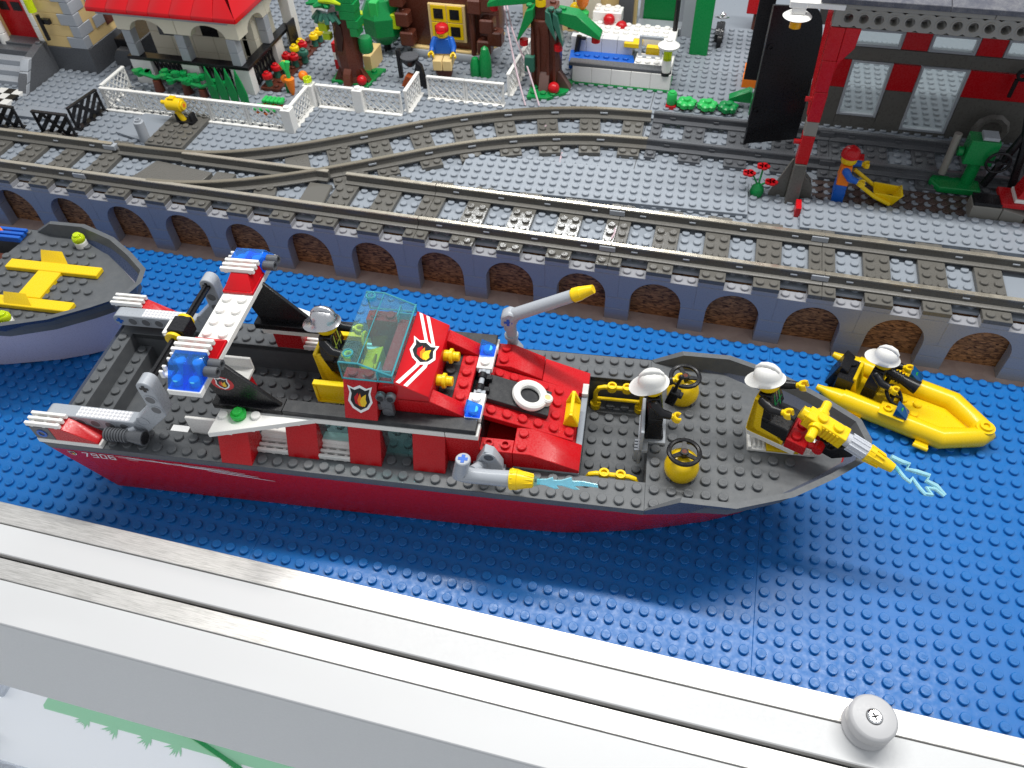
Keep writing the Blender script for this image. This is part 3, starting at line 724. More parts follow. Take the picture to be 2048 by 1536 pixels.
# binoculars on the cab side
g=G().cyl((-16.25,2.9,4.72),(-16.25,2.55,4.72),.3,n=16).cyl((-15.65,2.9,4.72),(-15.65,2.55,4.72),.3,n=16).box(-16.3,-15.6,2.55,2.9,3.2,4.6).cyl((-15.95,2.9,3.55),(-15.95,2.5,3.55),.34,n=16).box(-16.55,-16.25,2.6,2.85,3.6,4.1)
bn=O('binocular_clip',g.bevel(.03),'dark_grey',P)
O('binocular_lens',G().cyl((-16.25,2.56,4.72),(-16.25,2.535,4.72),.2,n=14).cyl((-15.65,2.56,4.72),(-15.65,2.535,4.72),.2,n=14),'black',bn)
# yellow side panels, seat and console of the helm
for j in (3.75,7.95):
    g=G().box(-20.9,-18.9,j,j+.12,2.5,4.1).box(-20.9,-18.9,j-.1,j+.3,3.95,4.12).box(-20.9,-18.9,j-.1,j+.3,2.42,2.6).box(-20.9,-20.72,j-.1,j+.3,2.45,4.1)
    O('yellow_side_panel',g.bevel(.025),'yellow',P)
def chair(par,x,y,z,m='yellow',rz=0,lean=0):
    g=G(); g.M=Matrix.Translation((x,y,z))@Matrix.Rotation(rz,4,'Z')
    # facing +x ; seat 2 wide 2 deep
    g.prism([(-1,0),(1,0),(1,.28),(-.55,.28),(-.72,.45),(-.95,2.5),(-1.2,2.5),(-1.12,.5)],'xz',-1.0,1.0)
    for s in (-1.0,.82): g.prism([(-1.2,2.4),(-1.1,.2),(.3,.25),(-.2,.9),(-.72,2.5)],'xz',s,s+.18)
    g.bevel(.04); return O('chair',g,m,par)
chair(P,-19.85,6,2.75)
O('chair_pedestal',G().box(-20.4,-19,5.2,6.8,-2.4,2.34),'deck_grey',P)
O('console',G().prism([(-18.4,2.6),(-17.3,2.6),(-17.3,4.4),(-18.4,3.9)],'xz',5.1,7).bevel(.03),'yellow',P)
O('helm_wheel',G().torus((0,0,0),.42,.09,'x'),'yellow',P,(-18.55,7.3,4.6))
O('lever',G().cyl((-17.6,5.6,4.2),(-17.3,5.8,5.0),.16,.06,n=10).cyl((-17.6,5.4,4.1),(-17.7,5.2,4.5),.2,.3,n=10),'yellow',P)
# small white seat on the well floor
g=G().prism([(-28.1,1.9),(-26.2,1.9),(-26.2,2.15),(-28.1,2.15)],'xz',5.2,6.3).box(-28.1,-26.2,6.1,6.3,1.9,3.05)
O('white_panel',g.bevel(.03),'white',P,(0,0,-.1)); O('red_cone',G().cyl((-26.6,5.7,-2.4),(-26.6,5.7,1.8),.6,.3,n=16),'red',P)
O('white_panel',G().box(-29.3,-27.3,2.95,3.15,-.6,1.0).box(-29.3,-27.3,2.95,4.0,-.6,-.45).bevel(.03),'white',P,(0,-1.0,.6))
O('black_tile',G().box(-31.4,-29.0,2.0,2.9,-.9,-.5).bevel(.03),'black_dusty',P)
g=G().box(-31.2,-30.0,2.05,2.8,-.495,-.49); O('tread_print',g,'sticker_white',P)
# gantry ------------------------------------------------------------
g=G().box(-27.5,-25.5,0,12,6.4,6.8).bevel(.03); g.studs((-27,-26),(4.5,5.5,6.5,7.5),6.8,20); ga=O('gantry_plate',g,'white',P)
for s,(a,b) in ((1,(2,4)),(-1,(10,8))):
    g=G(); g.hexa([(-27.5,b,6.8),(-25.5,b,6.8),(-25.5,a,6.8),(-27.5,a,6.8)],[(-27.5,b,7.0),(-25.5,b,7.0),(-25.5,a,7.0),(-27.5,a,7.0)])
    g.hexa([(-27.42,b-s*.08,7.0),(-25.58,b-s*.08,7.0),(-25.58,a,7.0),(-27.42,a,7.0)],[(-27.05,b-s*.85,7.75),(-25.95,b-s*.85,7.75),(-25.7,a,7.75),(-27.3,a,7.75)])
    O('red_dish_slope',g.bevel(.03),'sticker_red',P)
    j0=min(a,a+s*1.05); grille(P,-27.75,-25.55,j0,j0+1.02,7.62)
    o0=0 if s==1 else 12
    bl=slope('blue_light_cover','trans_blue',P,[(o0+s*.06,6.82),(o0+s*1.0,8.0),(o0+s*1.98,8.0),(o0+s*1.98,6.82)],'yz',-27.45,-25.55)
    O('light_core',G().stud(-27,o0+s*.62,6.83,h=.4).stud(-26,o0+s*.62,6.83,h=.4).stud(-27,o0+s*1.5,6.83,h=.9).stud(-26,o0+s*1.5,6.83,h=.9),'trans_cyan',bl)
    O('light_divider',G().prism([(o0+s*.1,6.83),(o0+s*1.0,7.95),(o0+s*1.9,7.95),(o0+s*1.9,6.83)],'yz',-26.53,-26.47),'trans_blue',bl)
    for jj in (o0+s*1.15,o0+s*1.75):
        nz=O('nozzle',G().ring((-25.5,jj,7.35),(-24.75,jj,7.35),.31,.19,n=18).cyl((-25.5,jj,7.35),(-24.95,jj,7.35),.28,n=18),'dark_grey',P)
        O('nozzle_hole',G().cyl((-25.0,jj,7.35),(-24.93,jj,7.35),.2,n=14),'black',nz)
    for jj in (o0+s*1.0,o0+s*2.0):
        O('white_clip',G().box(-28.0,-27.5,jj-.22,jj+.22,6.9,7.1).box(-28.1,-27.85,jj-.28,jj-.12,6.9,7.45).box(-28.1,-27.85,jj+.12,jj+.28,6.9,7.45).bevel(.03),'white',P)
# stern lifting gear: two bent liftarms with a black axle between
def liftarm(j,lab=None):
    ro=.5; g=G()
    A=Vector((-38,0,1.2)); B_=Vector((-32,0,1.2)); C_=Vector((-30.0,0,3.2)); D_=Vector((-30,0,5.3))
    cap=[]
    for k in range(9):
        a=math.pi/2+math.pi*k/8; cap.append((A.x+ro*math.cos(a),A.z+ro*math.sin(a)))
    bot=[(-31.7,.72),(-29.55,2.85)]
    cap2=[(-29.5,5.3)]
    for k in range(1,8):
        a=0+math.pi*k/8; cap2.append((D_.x+ro*math.cos(a),D_.z+ro*math.sin(a)))
    cap2.append((-30.5,5.3))
    top=[(-30.5,3.45),(-32.25,1.7)]
    g.prism(cap+bot+cap2+top,'xz',j,j+.92); g.bevel(.045,40)
    o=O('liftarm',g,'light_grey',P,label=lab)
    hs=[(-37+k,1.2) for k in range(5)]+[(-30,4.3),(-30,3.35)]
    for jj in (j-.012,):
        g=G(); g2=G()
        for x,z in hs: g.ring((x,jj,z),(x,jj-.02,z),.40,.31,n=20); g2.cyl((x,jj,z),(x,jj-.01,z),.30,n=18)
        O('hole_rim',g,'light_grey',o,kind='stuff'); O('hole',g2,mat('hole_grey',(.13,.135,.145),.4),o,kind='stuff')
        g=G()
        for x,z in ((-38,1.2),): g.box(x-.27,x+.27,jj-.02,jj,z-.09,z+.09).box(x-.09,x+.09,jj-.021,jj,z-.27,z+.27)
        O('axle_end',g,'bright_blue',o)
        g=G(); g.ring((-31.45,jj,2.0),(-31.45,jj-.02,2.0),.42,.33,n=18).ring((-32,jj,1.2),(-32,jj-.02,1.2),.40,.31,n=18); O('hole_rim',g,'light_grey',o)
        g=G()
        for x,z in ((-30,5.3),): g.box(x-.27,x+.27,jj-.02,jj,z-.09,z+.09).box(x-.09,x+.09,jj-.021,jj,z-.27,z+.27)
        O('axle_end',g,'black',o)
    g=G().prism([(-36.2,j+.08),(-32.6,j+.08),(-32.6,j+.84),(-36.2,j+.84)],'xy',1.702,1.712); tr=O('tread_plate',g,TREAD,o)
    return o
def tread():
    m=bpy.data.materials.new('tread_sticker'); m.use_nodes=True; nt=m.node_tree; b=nt.nodes['Principled BSDF']
    tc=nt.nodes.new('ShaderNodeTexCoord'); v=nt.nodes.new('ShaderNodeTexChecker'); v.inputs['Scale'].default_value=5.5
    mp=nt.nodes.new('ShaderNodeMapping'); mp.inputs['Rotation'].default_value=(0,0,rad(45))
    v.inputs['Color1'].default_value=(.78,.78,.80,1); v.inputs['Color2'].default_value=(.50,.50,.53,1)
    nt.links.new(tc.outputs['Object'],mp.inputs[0]); nt.links.new(mp.outputs[0],v.inputs['Vector']); nt.links.new(v.outputs['Color'],b.inputs['Base Color']); b.inputs['Roughness'].default_value=.3; return m
TREAD=tread()
liftarm(1.05); liftarm(10.05)
g=G()
g.M=Matrix.Translation((-30,0,5.25))
for a in (0,math.pi/2):
    g.M=Matrix.Translation((-30,0,5.25))@Matrix.Rotation(a,4,'Y'); g.box(-.24,.24,1.6,10.6,-.08,.08)
O('axle',g,'black',P)
g=G().box(-30.45,-29.35,5.35,6.65,4.75,5.85).bevel(.04); hub=O('winch_block',g,'black',P); 
for j in (5.15,6.8): O('winch_bush',G().cyl((-30,j-.12,5.3),(-30,j+.12,5.3),.55,n=20,ch=.04),'yellow',P)
O('winch_guide',G().box(-30.75,-30.55,5.3,6.7,3.8,5.4).box(-30.9,-30.6,5.4,6.6,5.2,5.5).bevel(.03),'white',P)
O('winch_back',G().box(-30.95,-30.77,5.5,6.5,3.4,4.6).bevel(.03),'bright_blue',P)
# stern corner blocks
for j in (0,11):
    O('white_plate',G().box(-38.9,-34.5,j+.0,j+1.0,.01,.4).bevel(.03),'white',P)
    slope('red_corner_slope','red',P,[(-37.5,.4),(-34.62,.4),(-34.62,.55),(-36.6,1.62),(-37.5,1.62)],'xz',j+.02,j+.98)
    ce=O('dark_end_brick',G().box(-38.85,-37.52,j+.02,j+.98,.4,1.6).bevel(.03),'dark_grey',P)
    O('blue_pin',G().ring((-38.2,j+.02,1.0),(-38.2,j-.03,1.0),.34,.2,n=18),'bright_blue',ce)
    grille(P,-38.95,-36.6,j,j+1.0,1.6)
# near deck nozzle
g=G().cyl((-34.1,.55,.95),(-32.6,.55,.95),.36,n=18)
for k in range(8): g.cyl((-34.1+k*.19,.55,.95),(-34.0+k*.19,.55,.95),.44,n=18)
g.cyl((-32.6,.55,.95),(-31.5,.55,.95),.34,.52,n=20)
nz=O('deck_nozzle',g,'dark_grey',P); O('nozzle_hole',G().cyl((-31.52,.55,.95),(-31.49,.55,.95),.42,n=18),'black',nz)
O('nozzle_mount',G().cyl((-32.8,.9,.9),(-32.2,1.1,1.2),.3,n=14),'light_grey',P)
# hull number and torn white stripes
st=G()
def stroke(g,a,b,wd,jy=.0):
    a=Vector(a);b=Vector(b);d=(b-a).normalized();n=Vector((-d.y,d.x))*wd/2; e=d*wd/2
    g.poly([hullpt(*(a-e+n)),hullpt(*(b+e+n)),hullpt(*(b+e-n)),hullpt(*(a-e-n))])
def hullpt(x,z,o=.02):
    t=(-.6-z)/5.35; return (x,.05+max(0,t)*.92-o-.004,z)
DIG={'7':[((0,1),(1,1)),((1,1),(.35,0))],'9':[((1,.5),(0,.5)),((0,.5),(0,1)),((0,1),(1,1)),((1,1),(1,0)),((1,0),(0,0))],'0':[((0,0),(0,1)),((0,1),(1,1)),((1,1),(1,0)),((1,0),(0,0))],'6':[((1,1),(0,1)),((0,1),(0,0)),((0,0),(1,0)),((1,0),(1,.5)),((1,.5),(0,.5))]}
for k,ch in enumerate('7906'):
    for (a,b),(c,d) in DIG[ch]:
        f=lambda u,v:(-36.45+k*.60+u*.36+v*.10,-1.34+v*.56)
        stroke(st,f(a,b),f(c,d),.10)
O('hull_number',st,'print_white',P)
shield(P,lambda u,v,o:hullpt(-37.15+u,-1.02+v,.02+o),.30)
g=G()
for (x0,x1,z0,z1,wd) in ((-34.0,-31.2,-.74,-.86,.07),(-33.9,-30.4,-.90,-1.0,.05),(-33.3,-28.6,-.82,-.98,.05),(-31.0,-25.4,-1.02,-1.22,.07),(-29.6,-24.6,-1.12,-1.5,.09),(-30,-26.4,-.9,-1.02,.05),(-28,-23.6,-1.42,-1.86,.09),(-33.4,-32.6,-1.08,-1.12,.04)):
    n=8; up=[];lo=[]
    for q in range(n+1):
        t=q/n; x=x0+(x1-x0)*t; z=z0+(z1-z0)*t+R.uniform(-.015,.015); h=wd*math.sin(math.pi*min(1,max(0.04,t*.96+.02)))**.5
        up.append((x,z+h/2)); lo.append((x,z-h/2+R.uniform(-.02,.0)))
    for q in range(n): g.poly([hullpt(*up[q]),hullpt(*up[q+1]),hullpt(*lo[q+1]),hullpt(*lo[q])])
O('torn_stripe',g,'print_white',P)
# water cannons ------------------------------------------------------
def water_jet(par,M4,s=1.0,name='water_jet'):
    # bluish clear forked jet lying in the local xz plane, tip along +x
    outl=[(0,.14),(.6,.2),(.95,.34),(1.0,.16),(1.5,.2),(2.1,.42),(2.15,.2),(2.8,.22),(3.7,.1),(3.75,-.06),(2.9,-.02),(2.3,-.08),(2.6,-.28),(2.35,-.3),(1.6,-.12),(1.2,-.12),(1.35,-.32),(1.1,-.34),(.5,-.16),(0,-.14)]
    g=G(); g.M=M4; g.prism([(u*s,v*s) for u,v in outl],'xz',-.05,.05).bevel(.02)
    o=O(name,g,'trans_water',par)
    g=G(); g.M=M4; g.tube([(u*s,0,v*s) for u,v in outl+outl[:1]],.04,5); O('jet_edge',g,TE,o); return o
TE=mat('jet_edge',(0.48,0.88,0.95),.1,trans=.4)
# near cannon
g=G().box(-10.9,-8.9,1.02,1.95,.02,.4).prism([(-10.6,.3),(-9.0,.3),(-9.0,1.2),(-9.5,2.3),(-10.0,2.5),(-10.6,1.2)],'xz',1.2,1.8)
g.bevel(.04); g.cyl((-10.2,1.2,1.1),(-10.6,.35,1.6),.34,n=18).ring((-9.75,1.2,2.0),(-9.75,1.12,2.0),.42,.3,n=18)
cn=O('cannon_mount',g,'light_grey',P); O('mount_hole',G().cyl((-9.75,1.19,2.0),(-9.75,1.17,2.0),.3,n=18),'dark_grey',cn)
g=G().tube([(-11.0,.15,2.9),(-11.15,.15,2.2),(-11.3,.15,1.55),(-10.9,.15,1.45),(-9.5,.15,1.5),(-8.35,.15,1.55)],[.42,.44,.5,.48,.46,.5],18)
ct=O('cannon_tube',g,'light_grey',P)
g=G(); g.M=Matrix.Translation((-11.0,.15,2.93)); g.cyl((0,0,-.1),(0,0,.14),.44,n=20,ch=.05); O('tube_end',g,'light_grey',ct)
g=G(); g.M=Matrix.Translation((-11.0,.15,3.08)); g.box(-.28,.28,-.1,.1,0,.012).box(-.1,.1,-.28,.28,0,.013); O('axle_end',g,'bright_blue',ct)
g=G().cyl((-8.35,.15,1.55),(-7.9,.15,1.58),.6,.62,n=24).cyl((-7.9,.15,1.58),(-6.95,.15,1.62),.6,.34,n=24)
for k in range(12):
    a=2*math.pi*k/12; g.cyl((-8.3,.15+.6*math.cos(a),1.56+.6*math.sin(a)),(-7.0,.15+.36*math.cos(a),1.62+.36*math.sin(a)),.05,n=5)
O('yellow_nozzle',g,'yellow',ct)
g=G().cyl((-6.98,.15,1.62),(-6.6,.15,1.63),.33,.2,n=18); O('jet_root',g,'trans_light_blue',ct)
water_jet(ct,Matrix.Translation((-6.75,.1,1.66))@Matrix.Rotation(rad(-48),4,'X')@Matrix.Rotation(rad(-2),4,'Y'),.93)
# far cannon, raised
g=G().box(-10.4,-8.9,10.1,10.95,0,.4).prism([(-10.25,.3),(-9.0,.3),(-9.1,1.6),(-9.65,2.4),(-10.1,2.2)],'xz',10.25,10.8).bevel(.04)
g.cyl((-9.75,10.5,2.1),(-9.85,10.5,3.6),.36,n=18).ring((-9.82,10.5,2.65),(-9.83,10.5,2.85),.46,.3,n=18)
g.ring((-9.5,10.2,1.3),(-9.5,10.1,1.3),.42,.28,n=18)
O('cannon_mount',g,'light_grey',P)
g=G().tube([(-9.9,10.5,3.4),(-9.9,10.5,3.95),(-9.6,10.5,4.65),(-9.2,10.5,4.85),(-5.95,10.5,6.65)],[.40,.46,.46,.44,.40],18)
ct=O('cannon_tube',g,'light_grey',P)
O('tube_head',G().prism([(-10.45,3.85),(-9.5,3.85),(-9.35,4.9),(-9.9,5.05),(-10.4,4.7)],'xz',10.08,10.92).bevel(.1),'light_grey',ct)
O('axle_end',G().box(-10.2,-9.65,10.05,10.07,4.2,4.38).box(-10.02,-9.84,10.04,10.07,4.02,4.56),'bright_blue',ct)
d=Vector((3.25,0,1.8)).normalized(); p=Vector((-5.95,10.5,6.65))
g=G().cyl(p,p+d*.12,.36,.36,n=18).cyl(p+d*.12,p+d*.6,.46,.44,n=20).cyl(p+d*.6,p+d*1.45,.42,.27,n=20); O('yellow_nozzle',g,'yellow',ct)
# domes with steering wheels on the fore deck ------------------------
def wheel_mesh(rr=1.0):
    g=G().torus((0,0,0),rr-.12,.145,n=36,m=8).cyl((0,0,-.28),(0,0,.1),.24,n=16)
    for k in range(3):
        a=rad(90+120*k); g.M=Matrix.Rotation(a,4,'Z'); g.hexa([(.15,-.16,-.14),(rr-.12,-.1,-.06),(rr-.12,.1,-.06),(.15,.16,-.14)],[(.15,-.16,.0),(rr-.12,-.1,.06),(rr-.12,.1,.06),(.15,.16,.0)])
    return quick(g,'black','wheel')
WM=wheel_mesh()
for jc,yaw in ((3.05,0),(9.0,.4)):
    g=G().lathe([(.88,0),(1.0,.28),(1.03,.65),(1.0,.85),(.9,1.2),(.72,1.46),(.45,1.6),(.2,1.64)],(1.52,jc,0),32)
    dm=O('yellow_dome',g,'yellow',P)
    g=G()
    for k in range(4):
        a=rad(45+90*k); g.M=Matrix.Translation((1.52,jc,0))@Matrix.Rotation(a,4,'Z'); g.box(.9,1.04,-.16,.16,0,.26)
    O('dome_notch',g,'dark_grey',dm)
    wh=link('steering_wheel',WM,P,(1.5,jc,1.98),(0,0,yaw)); 
    O('wheel_hole',G().cyl((0,0,.1),(0,0,.108),.15,n=12),'brown',wh)
    O('wheel_post',G().cyl((1.5,jc,1.5),(1.5,jc,1.9),.2,n=10),'black',P)
# yellow rails of the cockpit
def rail(pj,top,z0,tilt):
    g=G().tube([(-4.05,pj,z0),(-4.05,pj+tilt*.1,z0+top*.7),(-3.85,pj,z0+top*.93),(-3.5,pj,z0+top),(-1.5,pj,z0+top),(-1.15,pj,z0+top*.93),(-.95,pj,z0+top*.7),(-.95,pj,z0)],.16,10)
    for x in (-3,-2): g.ring((x,pj-.0,z0+top-.2),(x,pj,z0+top+.25),.31,.19,n=16)
    return g
g=rail(9.45,2.1,-2.4,0); g.cyl((-4.0,9.45,-2.4),(-4.0,9.45,-2.0),.36,n=18).cyl((-1.0,9.45,-2.4),(-1.0,9.45,-2.0),.36,n=18).tube([(-4,9.45,-1.5),(-1,9.45,-1.5)],.12,8)
O('yellow_rail',g,'yellow',P)
g=rail(2.4,2.2,-2.4,0); O('yellow_rail',g,'yellow',P)
# grey bracket the radio man stands on
g=G().box(-1.1,-.5,4.15,6.9,.0,.28).box(-1.05,-.85,4.15,6.9,-1.2,2.0).box(-.5,.55,4.85,6.9,.0,.28).bevel(.03)
for k in range(4): g.box(-1.3,-1.05,4.25+k*.24,4.38+k*.24,-1.0+k*.0,.1)
O('grey_bracket',g,'light_grey',P)
# bow turret ---------------------------------------------------------
O('turret_base',G().box(5.5,9.55,5.15,7.0,.02,.22).box(5.5,5.7,5.15,7,.2,.42).box(9.3,9.55,5.15,7,.2,.42).bevel(.02),'white',P)
for x0 in (5.75,8.55):
    O('vent_slot',G().box(x0,x0+.85,5.35,6.8,.205,.215),'black',P)
    for k in range(3): O('vent_bar',G().box(x0+.08+k*.27,x0+.20+k*.27,5.3,6.9,.2,.40),'white',P)
O('yellow_plate',G().box(6.6,8.5,5.1,7.0,.2,.4).bevel(.02),'yellow',P)
tm=Matrix.Translation((5.3,5.85,.8))@Matrix.Rotation(rad(-26),4,'Z')
def TG(): 
    g=G(); g.M=tm; return g
O('turret_plate',TG().prism([(0,.0),(3.0,.0),(3.0,2.05),(0,2.05)],'xy',0,.36).bevel(.03),'white',P)
g=TG(); g.prism([(0.0,.3),(2.2,.36),(2.2,.75),(.55,.75),(.35,.95),(.15,3.3),(-.1,3.3),(-.12,.8)],'xz',.02,2.0)
for y in (.02,1.86): g.prism([(-.1,3.2),(-.1,.4),(2.2,.4),(1.7,.95),(.75,1.1),(.45,3.3)],'xz',y,y+.14)
O('turret_chair',g.bevel(.04),'yellow',P)
g=TG(); g.box(2.3,3.5,0.02,2.0,.36,1.1).bevel(.03); g.stud(2.75,.5,1.1).stud(2.75,1.5,1.1); O('red_turret_brick',g,'red',P)
g=TG(); g.cyl((3.5,.55,.85),(4.1,.55,.95),.22,n=12).cyl((4.1,.25,.98),(4.1,.85,.98),.3,n=14).cyl((3.9,1.3,.95),(3.9,1.9,.95),.3,n=14).box(3.4,4.0,1.4,1.8,.7,1.0); O('red_clip',g,'red',P)
g=TG(); g.box(3.95,4.5,.8,1.5,.85,1.25).prism([(4.2,.35),(5.0,.25),(5.9,1.1),(6.0,1.7),(5.3,1.6),(4.7,.9),(4.2,.95)],'xz',.8,1.35).bevel(.04); O('black_arm',g,'black',P)
# gun: axis in boat space
gb=Vector((8.2,5.75,3.3)); gd=Vector((2.05,-.95,-.55)).normalized()
side=gd.cross(Vector((0,0,1))).normalized(); up=side.cross(gd).normalized()
gm=Matrix.Translation(gb)@Matrix((( gd.x,side.x,up.x,0),(gd.y,side.y,up.y,0),(gd.z,side.z,up.z,0),(0,0,0,1)))
def GG():
    g=G(); g.M=gm; return g
g=GG(); g.box(.1,2.35,-.48,.48,-.5,.42).box(-.05,.25,-.36,.36,-.3,.3).box(2.2,2.6,-.5,.5,-.52,.44).bevel(.04)
for k in range(5): g.box(1.15+k*.22,1.27+k*.22,.46,.54,-.42,.34)
g.stud(1.9,0,.42).stud(.9,0,.42)
g.cyl((.85,-1.55,.05),(.85,1.55,.05),.27,n=16,ch=.06).cyl((.85,.44,.05),(.85,.75,.05),.4,n=16).cyl((.85,-.75,.05),(.85,-.44,.05),.4,n=16).cyl((-.25,0,0),(.1,0,0),.4,n=16)
O('water_gun',g,'yellow',P)
g=GG(); g.cyl((2.6,0,0),(2.85,0,0),.42,n=20).cyl((2.85,0,0),(3.95,0,0),.5,n=20)
for k in range(12):
    a=2*math.pi*k/12; g.box(0,0.001,0,.001,0,.001) if False else g.cyl((2.85,.49*math.cos(a),.49*math.sin(a)),(3.9,.49*math.cos(a),.49*math.sin(a)),.07,n=5)
O('clear_barrel',g,mat('clear_plastic',(.66,.69,.75),.12,trans=.3),P)
g=GG(); g.cyl((3.95,0,0),(4.35,0,0),.52,n=20).cyl((4.35,0,0),(5.6,0,0),.46,.29,n=20)
for k in range(10):
    a=2*math.pi*k/10; g.cyl((4.0,.5*math.cos(a),.5*math.sin(a)),(4.9,.42*math.cos(a),.42*math.sin(a)),.07,n=5)
O('yellow_nozzle',g,'yellow',P)
g=GG(); g.cyl((5.55,0,0),(5.9,0,0),.25,.2,n=16); jr=O('jet_root',g,'trans_light_blue',P)
jl=[(5.8,.12),(6.6,.36),(6.95,.18),(7.2,.45),(6.95,.62),(7.4,.72),(8.2,.52),(8.5,.62),(8.35,.85),(8.7,.9),(9.5,.35),(9.75,.10),(9.55,-.02),(8.9,.38),(8.5,.42),(8.9,-.02),(8.95,-.25),(8.75,-.3),(8.1,.15),(7.6,.22),(7.5,-.05),(7.25,-.08),(7.2,.1),(6.5,-.02),(5.8,-.12)]
g=G()
ja=[(13.15,4.25,2.0),(13.74,4.06,1.86),(14.2,4.08,1.72),(14.06,3.8,1.58),(14.7,3.78,1.45),(15.36,3.71,1.31),(15.22,3.42,1.17),(15.76,3.23,1.03),(16.22,2.77,0.9)]
jb=[(13.02,3.97,1.95),(13.44,3.54,1.84),(13.76,3.07,1.74),(14.08,2.88,1.63),(14.29,3.25,1.53),(14.61,2.72,1.42),(14.91,2.39,1.32),(15.33,2.45,1.21),(15.17,2.97,1.11),(15.68,3.04,1.0),(16.13,2.69,0.9)]
g.tube(ja,[.15,.16,.13,.12,.15,.15,.14,.16,.09],8); g.tube(jb,[.13,.12,.11,.11,.11,.12,.12,.11,.11,.12,.09],8)
ti=[(x,y,z+.05) for x,y,z in ja]+[(x,y,z+.05) for x,y,z in jb[::-1]]
O('water_jet',g,TE,P)

